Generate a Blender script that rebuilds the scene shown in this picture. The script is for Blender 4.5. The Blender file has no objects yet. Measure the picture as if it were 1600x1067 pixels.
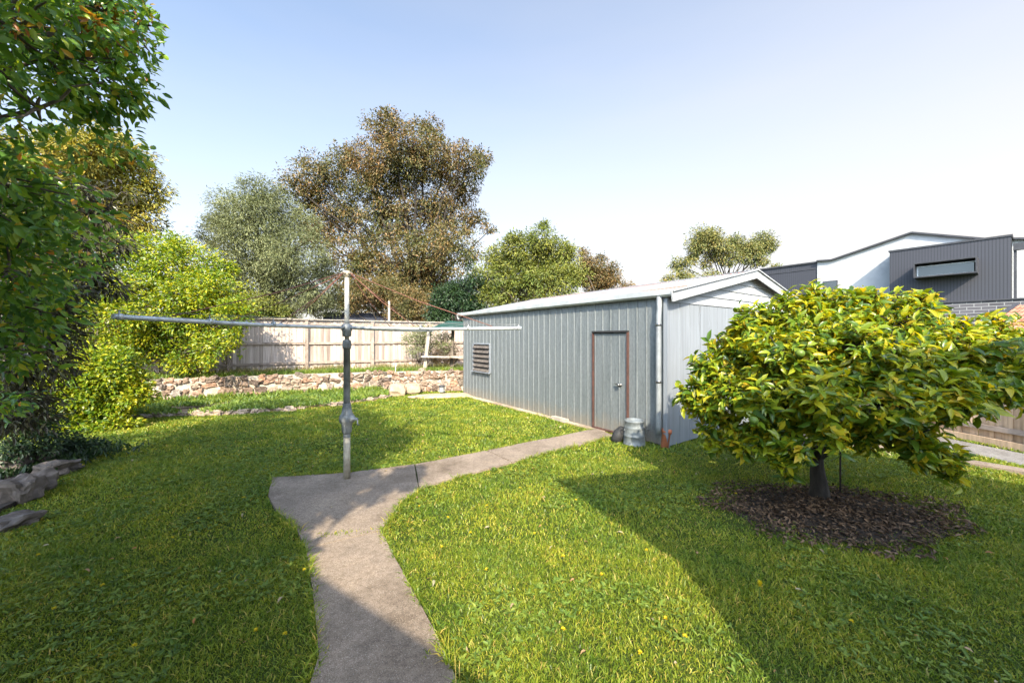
import bpy, math, random
import numpy as np
from mathutils import Vector, noise as mnoise
random.seed(7); rng = np.random.default_rng(7)
C = bpy.context.scene.collection
scn = bpy.context.scene
# ---------------------------------------------------------------- camera
F, H, HY = 585.0, 1.75, 527.0          # focal length in photo pixels, eye height, horizon row (photo is 1600x1067)
cam = bpy.data.cameras.new('camera'); co = bpy.data.objects.new('camera', cam); C.objects.link(co)
co.location = (0, 0, H); co.rotation_euler = (math.radians(90), 0, 0)
cam.sensor_width = 36; cam.lens = F/1600*36; cam.shift_y = (HY-533.5)/1600; cam.clip_end = 3000; cam.clip_start = .05
scn.camera = co
# ---------------------------------------------------------------- sky, sun, exposure
SUN_EL = math.radians(36.9)
w = bpy.data.worlds.new('World'); scn.world = w; w.use_nodes = True
nt = w.node_tree; bg = nt.nodes['Background']; bg.inputs[1].default_value = .15
sky = nt.nodes.new('ShaderNodeTexSky'); sky.sky_type = 'NISHITA'; sky.sun_disc = False
sky.sun_elevation = SUN_EL; sky.sun_rotation = math.radians(182); sky.air_density = 1.0; sky.dust_density = 2.2; sky.ozone_density = 1.0; sky.altitude = 30
def N(nt, t, **kw):
    n = nt.nodes.new(t)
    for k, v in kw.items(): setattr(n, k, v)
    return n
tc = N(nt, 'ShaderNodeTexCoord'); sp = N(nt, 'ShaderNodeSeparateXYZ'); nt.links.new(tc.outputs['Generated'], sp.inputs[0])
# thin high cloud, thicker low down and towards the right of the yard
mp = N(nt, 'ShaderNodeMapping'); mp.inputs['Scale'].default_value = (1.2, 1.2, 5); nt.links.new(tc.outputs['Generated'], mp.inputs[0])
nz = N(nt, 'ShaderNodeTexNoise'); nz.inputs['Scale'].default_value = 1.6; nz.inputs['Detail'].default_value = 4; nt.links.new(mp.outputs[0], nz.inputs['Vector'])
mr = N(nt, 'ShaderNodeMapRange'); mr.inputs[1].default_value = .62; mr.inputs[2].default_value = .0; mr.inputs[3].default_value = .14; mr.inputs[4].default_value = .88
nt.links.new(sp.outputs['Z'], mr.inputs[0])
ax = N(nt, 'ShaderNodeMath', operation='MULTIPLY_ADD'); ax.inputs[1].default_value = .30; nt.links.new(sp.outputs['X'], ax.inputs[0]); nt.links.new(mr.outputs[0], ax.inputs[2])
an = N(nt, 'ShaderNodeMath', operation='MULTIPLY_ADD'); an.inputs[1].default_value = .22; nt.links.new(nz.outputs[0], an.inputs[0]); nt.links.new(ax.outputs[0], an.inputs[2])
as_ = N(nt, 'ShaderNodeMath', operation='SUBTRACT', use_clamp=True); as_.inputs[1].default_value = .08; nt.links.new(an.outputs[0], as_.inputs[0])
mx = N(nt, 'ShaderNodeMix', data_type='RGBA'); nt.links.new(as_.outputs[0], mx.inputs[0]); nt.links.new(sky.outputs[0], mx.inputs[6]); mx.inputs[7].default_value = (2.45, 2.42, 2.45, 1)
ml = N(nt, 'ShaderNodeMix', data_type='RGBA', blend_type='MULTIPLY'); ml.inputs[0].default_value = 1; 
fill_r = N(nt, 'ShaderNodeMapRange'); fill_r.inputs[1].default_value = .25; fill_r.inputs[2].default_value = -.55; nt.links.new(sp.outputs['Y'], fill_r.inputs[0])   # sky behind the viewer brightened and tinted blue, added to fill the shade
fill_m = N(nt, 'ShaderNodeMix', data_type='RGBA'); nt.links.new(fill_r.outputs[0], fill_m.inputs[0]); fill_m.inputs[6].default_value = (1.12, 1.06, .99, 1); fill_m.inputs[7].default_value = (1.95, 2.3, 2.6, 1); nt.links.new(fill_m.outputs[2], ml.inputs[7])
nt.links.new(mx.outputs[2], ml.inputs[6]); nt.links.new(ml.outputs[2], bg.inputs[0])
sl = bpy.data.lights.new('sun', 'SUN'); sl.energy = 4.4; sl.angle = math.radians(.6); sl.color = (1, .88, .68)
so = bpy.data.objects.new('sun', sl); C.objects.link(so); so.location = (0, -5, 12)
SD = Vector((-.03*math.cos(SUN_EL), math.cos(SUN_EL), -math.sin(SUN_EL)))
so.rotation_euler = SD.to_track_quat('-Z', 'Y').to_euler()
scn.view_settings.view_transform = 'Standard'; scn.view_settings.look = 'None'; scn.view_settings.gamma = 1
scn.view_settings.exposure = 1.36
scn.render.engine = 'CYCLES'
scn.cycles.max_bounces = 8; scn.cycles.transparent_max_bounces = 8; scn.cycles.diffuse_bounces = 5

# ---------------------------------------------------------------- helpers
def G(px, py, z=0.0):
    Y = F*(H-z)/(py-HY); return Vector(((px-800)/F*Y, Y, z))
def P(px, py, Y): return Vector(((px-800)/F*Y, Y, H+(HY-py)/F*Y))
def tag(o, label=None, cat=None, group=None, kind=None):
    if label: o['label'] = label
    if cat: o['category'] = cat
    if group: o['group'] = group
    if kind: o['kind'] = kind
    return o
def thing(name, loc, label, cat, group=None, rz=0):
    o = bpy.data.objects.new(name, None); C.objects.link(o); o.location = loc; o.rotation_euler = (0, 0, rz)
    o.empty_display_size = .2
    return tag(o, label, cat, group)
class MB:
    def __init__(s): s.v = []; s.f = []; s.sm = []
    def add(s, vs, fs, smooth=False):
        b = len(s.v); s.v += [tuple(v) for v in vs]; s.f += [tuple(i+b for i in f) for f in fs]; s.sm += [smooth]*len(fs); return s
    def box(s, c, size, ax=None, rz=0):
        hx, hy, hz = size[0]/2, size[1]/2, size[2]/2; c = Vector(c)
        if ax is None:
            cr, sr = math.cos(rz), math.sin(rz); ax = (Vector((cr, sr, 0)), Vector((-sr, cr, 0)), Vector((0, 0, 1)))
        vs = [c+ax[0]*(i*hx)+ax[1]*(j*hy)+ax[2]*(k*hz) for k in (-1, 1) for i, j in ((-1, -1), (1, -1), (1, 1), (-1, 1))]
        return s.add(vs, [(0, 3, 2, 1), (4, 5, 6, 7), (0, 1, 5, 4), (1, 2, 6, 5), (2, 3, 7, 6), (3, 0, 4, 7)])
    def bar(s, a, b, wd, th, up=Vector((0, 0, 1))):
        a = Vector(a); b = Vector(b); d = (b-a); L = d.length; d.normalize(); sd = d.cross(up)
        if sd.length < 1e-4: sd = Vector((1, 0, 0))
        sd.normalize(); u = sd.cross(d)
        return s.box((a+b)/2, (L, wd, th), (d, sd, u))
    def tube(s, pts, rad, seg=8, caps=True):
        pts = [Vector(p) for p in pts]; n = len(pts)
        if not hasattr(rad, '__len__'): rad = [rad]*n
        d0 = (pts[1]-pts[0]).normalized(); u = d0.orthogonal().normalized(); vs = []; fs = []
        for i, p in enumerate(pts):
            d = (pts[min(i+1, n-1)]-pts[max(i-1, 0)]).normalized()
            u = (u-d*u.dot(d)); u = u.normalized() if u.length > 1e-5 else d.orthogonal().normalized(); v = d.cross(u)
            for k in range(seg):
                a = 2*math.pi*k/seg; vs.append(p+(u*math.cos(a)+v*math.sin(a))*rad[i])
        for i in range(n-1):
            for k in range(seg):
                k2 = (k+1) % seg; fs.append((i*seg+k, i*seg+k2, (i+1)*seg+k2, (i+1)*seg+k))
        s.add(vs, fs, True)
        if caps:
            b = len(s.v)-len(vs); s.f.append(tuple(b+k for k in reversed(range(seg)))); s.f.append(tuple(b+(n-1)*seg+k for k in range(seg))); s.sm += [False, False]
        return s
    def lathe(s, prof, c, seg=20, axis=None):
        c = Vector(c); ax = Vector(axis or (0, 0, 1)).normalized(); u = ax.orthogonal().normalized(); v = ax.cross(u)
        vs = [c+ax*z+(u*math.cos(2*math.pi*k/seg)+v*math.sin(2*math.pi*k/seg))*r for r, z in prof for k in range(seg)]
        fs = [(i*seg+k, i*seg+(k+1) % seg, (i+1)*seg+(k+1) % seg, (i+1)*seg+k) for i in range(len(prof)-1) for k in range(seg)]
        return s.add(vs, fs, True)
    def prism(s, poly, z0, z1):
        n = len(poly); vs = [(p[0], p[1], z0) for p in poly]+[(p[0], p[1], z1) for p in poly]
        return s.add(vs, [tuple(reversed(range(n))), tuple(range(n, 2*n))]+[(i, (i+1) % n, n+(i+1) % n, n+i) for i in range(n)])
    def build(s, name, mat, parent=None):
        me = bpy.data.meshes.new(name); me.from_pydata(s.v, [], s.f)
        me.polygons.foreach_set('use_smooth', s.sm); me.materials.append(mat); me.update()
        return link(name, me, parent)
def link(name, me, parent=None):
    o = bpy.data.objects.new(name, me); C.objects.link(o)
    if parent is not None:
        o.parent = parent; bpy.context.view_layer.update(); o.matrix_parent_inverse = parent.matrix_world.inverted()
    return o
def copy_tree(o, parent=None):
    c = o.copy(); C.objects.link(c)
    if parent: c.parent = parent; c.matrix_parent_inverse = o.matrix_parent_inverse.copy()
    for ch in o.children: copy_tree(ch, c)
    return c
def raw(name, V, Fc, mat, parent=None, smooth=False):
    """big mesh from numpy arrays; Fc (M,k)"""
    me = bpy.data.meshes.new(name); k = Fc.shape[1]
    me.vertices.add(len(V)); me.vertices.foreach_set('co', V.astype(np.float32).ravel())
    me.loops.add(Fc.size); me.loops.foreach_set('vertex_index', Fc.astype(np.int32).ravel())
    me.polygons.add(len(Fc)); me.polygons.foreach_set('loop_start', np.arange(0, Fc.size, k, dtype=np.int32))
    me.polygons.foreach_set('use_smooth', np.full(len(Fc), smooth)); me.materials.append(mat); me.update(calc_edges=True); me.validate()
    return link(name, me, parent)
def unit(a): return a/np.maximum(np.linalg.norm(a, axis=1, keepdims=True), 1e-6)
def rnd_dir(n):
    return unit(rng.normal(size=(n, 3)))
# ---------------------------------------------------------------- materials
def mat(name):
    m = bpy.data.materials.new(name); m.use_nodes = True; nt = m.node_tree; return m, nt, nt.nodes['Principled BSDF']
def ramp(nt, cols, src, pos=None):
    r = N(nt, 'ShaderNodeValToRGB'); e = r.color_ramp.elements
    while len(e) < len(cols): e.new(.5)
    for i, c in enumerate(cols):
        e[i].position = pos[i] if pos else i/(len(cols)-1); e[i].color = (*c, 1)
    nt.links.new(src, r.inputs[0]); return r.outputs[0]
def noise(nt, scale, detail=4, rough=.6, vec=None, stretch=None):
    t = N(nt, 'ShaderNodeTexCoord'); v = t.outputs['Object']
    if stretch:
        m = N(nt, 'ShaderNodeMapping'); m.inputs['Scale'].default_value = stretch; nt.links.new(v, m.inputs[0]); v = m.outputs[0]
    n = N(nt, 'ShaderNodeTexNoise'); n.inputs['Scale'].default_value = scale; n.inputs['Detail'].default_value = detail; n.inputs['Roughness'].default_value = rough
    nt.links.new(v, n.inputs['Vector']); return n.outputs[0]
def mixc(nt, a, b, f, mode='MIX'):
    m = N(nt, 'ShaderNodeMix', data_type='RGBA', blend_type=mode)
    for s, i in ((f, 0), (a, 6), (b, 7)):
        if hasattr(s, 'links') or hasattr(s, 'is_linked'): nt.links.new(s, m.inputs[i])
        elif i == 0: m.inputs[0].default_value = s
        else: m.inputs[i].default_value = (*s, 1)
    return m.outputs[2]
def bump(nt, p, h, strength=.4, dist=.02):
    b = N(nt, 'ShaderNodeBump'); b.inputs['Strength'].default_value = strength; b.inputs['Distance'].default_value = dist
    nt.links.new(h, b.inputs['Height']); nt.links.new(b.outputs[0], p.inputs['Normal'])
def island(nt): return N(nt, 'ShaderNodeNewGeometry').outputs['Random Per Island']
def leafmat(name, cols, pos=None, rough=.42, trans=.35, tint=(1.25, 1.2, .45), patch=.8, patchcol=(.6, .75, .7)):
    m, nt, p = mat(name); c = ramp(nt, cols, island(nt), pos)
    n = noise(nt, patch, 3); r = N(nt, 'ShaderNodeMapRange'); r.inputs[1].default_value = .35; r.inputs[2].default_value = .65; nt.links.new(n, r.inputs[0])
    pc = mixc(nt, patchcol, (1, 1, 1), r.outputs[0]); c = mixc(nt, c, pc, 1.0, 'MULTIPLY')
    nt.links.new(c, p.inputs['Base Color']); p.inputs['Roughness'].default_value = rough; p.inputs['Specular IOR Level'].default_value = .4
    t = N(nt, 'ShaderNodeBsdfTranslucent'); nt.links.new(mixc(nt, c, tint, 1.0, 'MULTIPLY'), t.inputs[0])
    mx = N(nt, 'ShaderNodeMixShader'); mx.inputs[0].default_value = trans; nt.links.new(p.outputs[0], mx.inputs[1]); nt.links.new(t.outputs[0], mx.inputs[2])
    nt.links.new(mx.outputs[0], nt.nodes['Material Output'].inputs[0]); return m
def simple(name, c1, c2, scale=6, rough=.7, metal=0, bmp=0, stretch=None, detail=5, spec=.4, c3=None):
    m, nt, p = mat(name); n = noise(nt, scale, detail, .6, stretch=stretch)
    nt.links.new(ramp(nt, [c1, c2] if c3 is None else [c1, c2, c3], n, [.32, .68] if c3 is None else [.3, .5, .7]), p.inputs['Base Color'])
    p.inputs['Roughness'].default_value = rough; p.inputs['Metallic'].default_value = metal; p.inputs['Specular IOR Level'].default_value = spec
    if bmp: bump(nt, p, n, bmp)
    return m
def isl(name, cols, scale=8, rough=.85, bmp=.4, stretch=None, amt=.5, pos=None):
    m, nt, p = mat(name); c = ramp(nt, cols, island(nt), pos); n = noise(nt, scale, 6, .65, stretch=stretch)
    r = ramp(nt, [(.45, .43, .42), (1.3, 1.3, 1.3)], n, [.3, .7]); c2 = mixc(nt, c, r, amt*1.0, 'MULTIPLY')
    nt.links.new(c2, p.inputs['Base Color']); p.inputs['Roughness'].default_value = rough; p.inputs['Specular IOR Level'].default_value = .25
    if bmp: bump(nt, p, n, bmp)
    return m
M = {}
M['bark'] = simple('bark', (.05, .04, .03), (.16, .13, .10), 14, .9, bmp=.6, stretch=(1, 1, .25))
M['barkdark'] = simple('bark_dark', (.014, .011, .009), (.05, .04, .032), 18, .9, bmp=.6, stretch=(1, 1, .3))
M['barkpale'] = simple('bark_pale', (.25, .2, .15), (.5, .44, .37), 6, .85, bmp=.3, stretch=(1, 1, .4))
M['galv'] = simple('galvanised_pipe', (.28, .30, .31), (.52, .55, .56), 9, .5, .55, bmp=.1, c3=(.40, .42, .42))
M['pipedark'] = simple('weathered_shaded_pipe', (.06, .06, .055), (.20, .21, .21), 7, .6, .4, bmp=.2, c3=(.30, .31, .31))
M['pipebuff'] = simple('buff_pipe', (.25, .21, .15), (.42, .38, .30), 9, .6, .2, bmp=.1)
M['rust'] = simple('rusty_wire', (.13, .05, .035), (.24, .11, .08), 20, .8, .1)
M['green'] = simple('green_canvas', (.006, .032, .024), (.012, .055, .042), 8, .7)
M['oldwood'] = simple('grey_timber', (.22, .18, .14), (.46, .40, .33), 5, .85, bmp=.4, stretch=(1, 1, .1))
M['terra'] = simple('terracotta', (.36, .11, .05), (.50, .18, .09), 8, .8, bmp=.1)
M['black'] = simple('black_rubber', (.012, .012, .014), (.03, .03, .03), 8, .7)
M['chrome'] = simple('worn_metal', (.12, .12, .12), (.3, .3, .3), 20, .35, .9)
M['whitepaint'] = simple('white_paint', (.28, .29, .30), (.37, .38, .395), 4, .6)
M['mulchsoil'] = simple('mulch_soil', (.012, .009, .007), (.05, .036, .026), 25, .95, bmp=.8)
# lawn soil
m, nt, p = mat('lawn_ground'); n1 = noise(nt, 1.3, 6); n2 = noise(nt, 60, 4)
c = ramp(nt, [(.035, .055, .012), (.06, .085, .018), (.09, .085, .03)], n1, [.3, .55, .75]); c = mixc(nt, c, ramp(nt, [(.5, .5, .5), (1.3, 1.3, 1.2)], n2, [.3, .7]), 1.0, 'MULTIPLY')
nt.links.new(c, p.inputs['Base Color']); p.inputs['Roughness'].default_value = 1; p.inputs['Specular IOR Level'].default_value = .1; bump(nt, p, n2, .8, .03); M['ground'] = m
M['dirt'] = simple('dry_dirt', (.20, .13, .08), (.38, .26, .17), 9, .95, bmp=.5, spec=.1)
# concrete
def concrete(name, a, b):
    m, nt, p = mat(name); n1 = noise(nt, 2.2, 6, .7); n2 = noise(nt, 150, 2, .8); n3 = noise(nt, 28, 4, .7)
    v = N(nt, 'ShaderNodeTexVoronoi'); v.inputs['Scale'].default_value = 85; t = N(nt, 'ShaderNodeTexCoord'); nt.links.new(t.outputs['Object'], v.inputs['Vector'])
    n5 = noise(nt, .9, 5, .75); c = ramp(nt, [a, b], n1, [.25, .75]); c = mixc(nt, c, ramp(nt, [(.62, .60, .57), (1, 1, 1), (1.12, 1.1, 1.06)], n5, [.36, .52, .7]), 1.0, 'MULTIPLY'); c = mixc(nt, c, ramp(nt, [(.55, .53, .5), (1, 1, 1), (1.5, 1.5, 1.45)], n2, [.32, .5, .68]), .85, 'MULTIPLY')
    c = mixc(nt, c, ramp(nt, [(.75, .74, .72), (1.1, 1.1, 1.1)], n3, [.35, .6]), .8, 'MULTIPLY')
    ve = N(nt, 'ShaderNodeTexVoronoi', feature='DISTANCE_TO_EDGE'); ve.inputs['Scale'].default_value = .55; dn = N(nt, 'ShaderNodeTexNoise'); dn.inputs['Scale'].default_value = 5; dn.inputs['Detail'].default_value = 5
    vm = N(nt, 'ShaderNodeVectorMath', operation='MULTIPLY_ADD'); vm.inputs[1].default_value = (.22, .22, 0); nt.links.new(t.outputs['Object'], dn.inputs['Vector']); nt.links.new(dn.outputs['Color'], vm.inputs[0]); nt.links.new(t.outputs['Object'], vm.inputs[2]); nt.links.new(vm.outputs[0], ve.inputs['Vector'])
    c = mixc(nt, c, ramp(nt, [(.5, .48, .45), (1, 1, 1)], ve.outputs['Distance'], [.0005, .003]), .3, 'MULTIPLY')
    sp_ = ramp(nt, [(1, 1, 1), (0, 0, 0)], v.outputs['Distance'], [.10, .22]); c = mixc(nt, c, (.62, .58, .50), mixc(nt, (0, 0, 0), sp_, .45))
    nt.links.new(c, p.inputs['Base Color']); p.inputs['Roughness'].default_value = .92; p.inputs['Specular IOR Level'].default_value = .2; bump(nt, p, n2, .5, .01); return m
M['concrete'] = concrete('path_concrete', (.17, .135, .108), (.30, .24, .19))
M['slab'] = concrete('slab_concrete', (.35, .27, .2), (.5, .4, .3))
# paling fence timber
M['paling'] = isl('paling_timber', [(.24, .19, .16), (.44, .36, .31), (.54, .455, .40), (.33, .27, .23), (.47, .385, .32)], 3.0, .9, .35, (9, 9, .35), .75)
M['paling2'] = isl('warm_paling_timber', [(.46, .32, .20), (.60, .44, .30)], 3.0, .9, .3, (9, 9, .5), .5)
M['rail'] = simple('fence_rail_timber', (.18, .14, .11), (.36, .29, .24), 6, .9, bmp=.3)
# stones
M['stone'] = isl('field_stone', [(.10, .075, .06), (.22, .15, .105), (.31, .24, .18), (.16, .13, .105), (.34, .20, .13), (.27, .235, .20)], 14, .9, .7, None, .8)
M['mortar'] = simple('mortar', (.30, .25, .20), (.48, .41, .33), 14, .95, bmp=.6)
M['greystone'] = isl('grey_stone', [(.09, .075, .065), (.15, .125, .11), (.20, .165, .14)], 10, .9, .8, None, .9)
# shed steel
m, nt, p = mat('zinc_cladding'); n1 = noise(nt, 2.5, 4, .6, stretch=(6, 6, .3)); n2 = noise(nt, 40, 3, .6, stretch=(1, 1, .4))
c = ramp(nt, [(.105, .12, .125), (.16, .176, .182), (.13, .146, .152)], n1, [.3, .5, .7]); c = mixc(nt, c, ramp(nt, [(.85, .85, .85), (1.12, 1.12, 1.12)], n2, [.35, .65]), 1.0, 'MULTIPLY')
t = N(nt, 'ShaderNodeTexCoord'); sz = N(nt, 'ShaderNodeSeparateXYZ'); nt.links.new(t.outputs['Object'], sz.inputs[0]); n3 = noise(nt, 7, 5, .7)
a1_ = N(nt, 'ShaderNodeMath', operation='MULTIPLY_ADD'); a1_.inputs[1].default_value = .55; nt.links.new(n3, a1_.inputs[0]); nt.links.new(sz.outputs['Z'], a1_.inputs[2])
c = mixc(nt, (.20, .165, .12), c, ramp(nt, [(.35, .35, .35), (1, 1, 1)], a1_.outputs[0], [.30, .62]))
nt.links.new(c, p.inputs['Base Color']); p.inputs['Metallic'].default_value = .25; p.inputs['Roughness'].default_value = .5; M['zinc'] = m
m, nt, p = mat('pale_cladding'); n1 = noise(nt, 3, 4, .6, stretch=(5, 5, .3))
nt.links.new(ramp(nt, [(.16, .175, .195), (.22, .24, .265)], n1, [.3, .7]), p.inputs['Base Color']); p.inputs['Roughness'].default_value = .5; M['pale'] = m
m, nt, p = mat('roof_sheet'); t = N(nt, 'ShaderNodeTexCoord'); n1 = noise(nt, 1.2, 4); 
rm1 = N(nt, 'ShaderNodeMapping'); rm1.inputs['Rotation'].default_value = (0, 0, math.radians(-125.4)); nt.links.new(t.outputs['Object'], rm1.inputs[0])
rm2 = N(nt, 'ShaderNodeMapping'); rm2.inputs['Scale'].default_value = (.22, 3.5, 1); nt.links.new(rm1.outputs[0], rm2.inputs[0]); rn = N(nt, 'ShaderNodeTexNoise'); rn.inputs['Scale'].default_value = 1.3; nt.links.new(rm2.outputs[0], rn.inputs['Vector']); n2 = rn.outputs[0]
c = ramp(nt, [(.27, .275, .285), (.37, .375, .385)], n1, [.3, .7])
sx = N(nt, 'ShaderNodeSeparateXYZ'); nt.links.new(t.outputs['Object'], sx.inputs[0])
m1 = N(nt, 'ShaderNodeMapRange'); m1.inputs[1].default_value = .0; m1.inputs[2].default_value = 1.6; nt.links.new(sx.outputs['X'], m1.inputs[0])
m2 = N(nt, 'ShaderNodeMapRange'); m2.inputs[1].default_value = .50; m2.inputs[2].default_value = .58; nt.links.new(n2, m2.inputs[0])
mm = N(nt, 'ShaderNodeMath', operation='MULTIPLY'); nt.links.new(m1.outputs[0], mm.inputs[0]); nt.links.new(m2.outputs[0], mm.inputs[1])
c = mixc(nt, c, (.42, .17, .11), mm.outputs[0]); nt.links.new(c, p.inputs['Base Color']); p.inputs['Roughness'].default_value = .4; p.inputs['Metallic'].default_value = .2; M['roof'] = m
M['redframe'] = simple('red_oxide_frame', (.05, .028, .022), (.10, .045, .035), 12, .7)
M['glassdark'] = simple('dark_glass', (.02, .025, .03), (.05, .06, .065), 3, .12, spec=.8)
# modern house
m, nt, p = mat('dark_cladding'); t = N(nt, 'ShaderNodeTexCoord'); wv = N(nt, 'ShaderNodeTexWave', wave_type='BANDS', bands_direction='X'); wv.inputs['Scale'].default_value = 2.6
nt.links.new(t.outputs['Object'], wv.inputs['Vector']); nt.links.new(ramp(nt, [(.013, .014, .018), (.030, .031, .040), (.036, .037, .047)], wv.outputs[0], [0, .18, 1]), p.inputs['Base Color']); p.inputs['Roughness'].default_value = .6; M['darkclad'] = m
M['darktrim'] = simple('dark_trim', (.03, .03, .035), (.05, .05, .055), 5, .5)
M['render'] = simple('white_render', (.33, .335, .34), (.40, .405, .41), 2, .8)
m, nt, p = mat('grey_brick'); br = N(nt, 'ShaderNodeTexBrick'); t = N(nt, 'ShaderNodeTexCoord'); nt.links.new(t.outputs['Object'], br.inputs['Vector'])
mp2 = N(nt, 'ShaderNodeMapping'); mp2.inputs['Rotation'].default_value = (math.radians(90), 0, 0); nt.links.new(t.outputs['Object'], mp2.inputs[0]); nt.links.new(mp2.outputs[0], br.inputs['Vector'])
br.inputs['Color1'].default_value = (.05, .048, .055, 1); br.inputs['Color2'].default_value = (.085, .08, .09, 1); br.inputs['Mortar'].default_value = (.22, .22, .22, 1)
br.inputs['Scale'].default_value = 1; br.inputs['Brick Width'].default_value = .5; br.inputs['Row Height'].default_value = .17; br.inputs['Mortar Size'].default_value = .016
nt.links.new(br.outputs[0], p.inputs['Base Color']); p.inputs['Roughness'].default_value = .85; M['brick'] = m
M['tile'] = isl('red_tile', [(.30, .12, .075), (.40, .17, .11), (.34, .14, .09)], 10, .8, .1, None, .4)
# foliage
M['grass'] = leafmat('grass', [(0.096, 0.148, 0.014), (0.193, 0.259, 0.021), (0.302, 0.345, 0.030), (0.454, 0.414, 0.048), (0.736, 0.483, 0.144)], [0, .3, .65, .93, 1], .42, .38, (1.35, 1.2, .45), 1.9, (.52, .70, .78))
M['weed'] = leafmat('weed', [(0.084, 0.133, 0.023), (0.168, 0.239, 0.035), (0.286, 0.319, 0.047)], None, .45, .3, patch=2)
M['citrus'] = leafmat('citrus_leaf', [(0.047, 0.101, 0.014), (0.103, 0.181, 0.015), (0.229, 0.288, 0.017), (0.374, 0.383, 0.019), (0.520, 0.426, 0.028), (0.573, 0.383, 0.038)], [0, .25, .55, .8, .95, 1], .3, .42, (2.0, 1.5, .3), 1.3, (.7, .8, .8))
M['lilly'] = leafmat('lilly_leaf', [(0.062, 0.147, 0.038), (0.123, 0.254, 0.052), (0.228, 0.373, 0.052), (0.414, 0.469, 0.052), (0.869, 0.313, 0.103)], [0, .4, .8, .97, 1], .27, .38, (1.5, 1.3, .35), 1.2, (.75, .85, .95))
M['plum'] = leafmat('plum_leaf', [(.035, .035, .022), (.08, .06, .045), (.13, .13, .05)], None, .35, .3, patch=1)
M['lime'] = leafmat('lime_leaf', [(0.066, 0.123, 0.010), (0.172, 0.246, 0.012), (0.344, 0.357, 0.015), (0.556, 0.469, 0.025)], [0, .35, .7, 1], .38, .4, (1.4, 1.25, .35), 1.6, (.55, .72, .7))
M['yellowgum'] = leafmat('pepper_leaf', [(0.112, 0.121, 0.026), (0.292, 0.263, 0.039), (0.517, 0.365, 0.065)], None, .5, .3, patch=.5, patchcol=(.8, .9, .85))
M['olive'] = leafmat('olive_leaf', [(0.104, 0.117, 0.054), (0.182, 0.202, 0.084), (0.273, 0.280, 0.132)], None, .55, .25, (1.1, 1.1, .7), .5, (.7, .72, .7))
M['brown'] = leafmat('rusty_leaf', [(0.071, 0.070, 0.021), (0.155, 0.115, 0.038), (0.250, 0.149, 0.055), (0.345, 0.177, 0.076)], [0, .4, .75, 1], .5, .25, (1.2, 1, .6), .45, (.5, .8, .6))
M['midgreen'] = leafmat('mid_leaf', [(0.081, 0.108, 0.020), (0.179, 0.187, 0.031), (0.309, 0.288, 0.055)], None, .5, .3, patch=.5)
M['deep'] = leafmat('deep_leaf', [(.012, .03, .012), (.03, .06, .02), (.055, .09, .03)], None, .45, .25, patch=.8)
M['redtip'] = leafmat('russet_leaf', [(.09, .09, .03), (.18, .12, .04), (.28, .15, .06)], None, .5, .25, patch=.5)
M['gum'] = leafmat('gum_leaf', [(0.106, 0.127, 0.041), (0.196, 0.194, 0.057), (0.333, 0.253, 0.072)], None, .55, .2, patch=.12)
M['litter'] = leafmat('leaf_litter', [(.035, .022, .014), (.09, .055, .03), (.17, .10, .055), (.26, .17, .10)], None, .7, .1, (1, 1, 1), 3, (.6, .6, .6))
M['dryleaf'] = leafmat('dry_leaf', [(.30, .20, .11), (.45, .35, .22), (.42, .16, .05)], None, .7, .2)
M['petal'] = leafmat('yellow_petal', [(.75, .50, .01), (.85, .62, .02)], None, .6, .3)
M['stalk'] = leafmat('stalk', [(.10, .16, .04), (.16, .22, .06)], None, .6, .2)

# ---------------------------------------------------------------- leaves
def leaves(name, Pn, D, Nn, L, W, material, parent=None, hi=False, fold=.18, droop=.12):
    """Pn base points, D leaf axis, Nn approximate normal, L and W lengths"""
    n = len(Pn); D = unit(D); S = unit(np.cross(D, Nn)); U = np.cross(S, D)
    L = np.broadcast_to(L, n)[:, None]; W = np.broadcast_to(W, n)[:, None]
    if hi:
        T = [(0, 0, 0), (.3, -.42, fold), (.3, .42, fold), (.34, 0, 0), (.66, -.36, fold*.6), (.66, .36, fold*.6), (.68, 0, -droop*.4), (1, 0, -droop*1.3)]
        Q = np.array([(0, 1, 3, 3), (0, 3, 2, 2), (1, 4, 6, 3), (3, 6, 5, 2), (4, 7, 6, 6), (6, 7, 5, 5)])
        tri = np.array([(0, 1, 3), (0, 3, 2), (1, 4, 6), (1, 6, 3), (3, 6, 5), (3, 5, 2), (4, 7, 6), (6, 7, 5)])
    else:
        T = [(0, 0, 0), (.45, -.5, fold), (.45, .5, fold), (1, 0, -droop)]; tri = np.array([(0, 1, 3), (0, 3, 2)])
    V = np.stack([Pn+D*(L*t[0])+S*(W*t[1])+U*(W*t[2] if t[1] else L*t[2]) for t in T], 1)
    k = len(T); Fc = (tri[None]+(np.arange(n)*k)[:, None, None]).reshape(-1, 3)
    return raw(name, V.reshape(-1, 3), Fc, material, parent, smooth=hi)
def crown_points(blobs, clumps, per, clump_r, inner=.25, flat=.8, lump=0.18):
    """blobs: (centre, radius). returns leaf base points, outward dirs, clump centres"""
    B = np.array([list(b[0]) for b in blobs]); R = np.array([b[1] for b in blobs]); wt = R**2; wt = wt/wt.sum()
    bi = rng.choice(len(B), clumps, p=wt); d = rnd_dir(clumps); rr = R[bi]*np.where(rng.random(clumps) < inner, rng.uniform(.2, .75, clumps), rng.uniform(.78, 1.0+lump, clumps))
    cc = B[bi]+d*rr[:, None]*np.array([1, 1, flat]); cr = clump_r*rng.uniform(.55, 1.35, clumps)*np.minimum(1, .45+R[bi]/max(R.max(), .01))
    d2 = rnd_dir(clumps*per); d2[:, 2] *= .8; rad = np.repeat(cr, per)*rng.random(clumps*per)**.45
    pts = np.repeat(cc, per, 0)+d2*rad[:, None]
    out = unit(np.repeat(d, per, 0)*.7+d2)
    return pts, out, cc, bi
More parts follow.
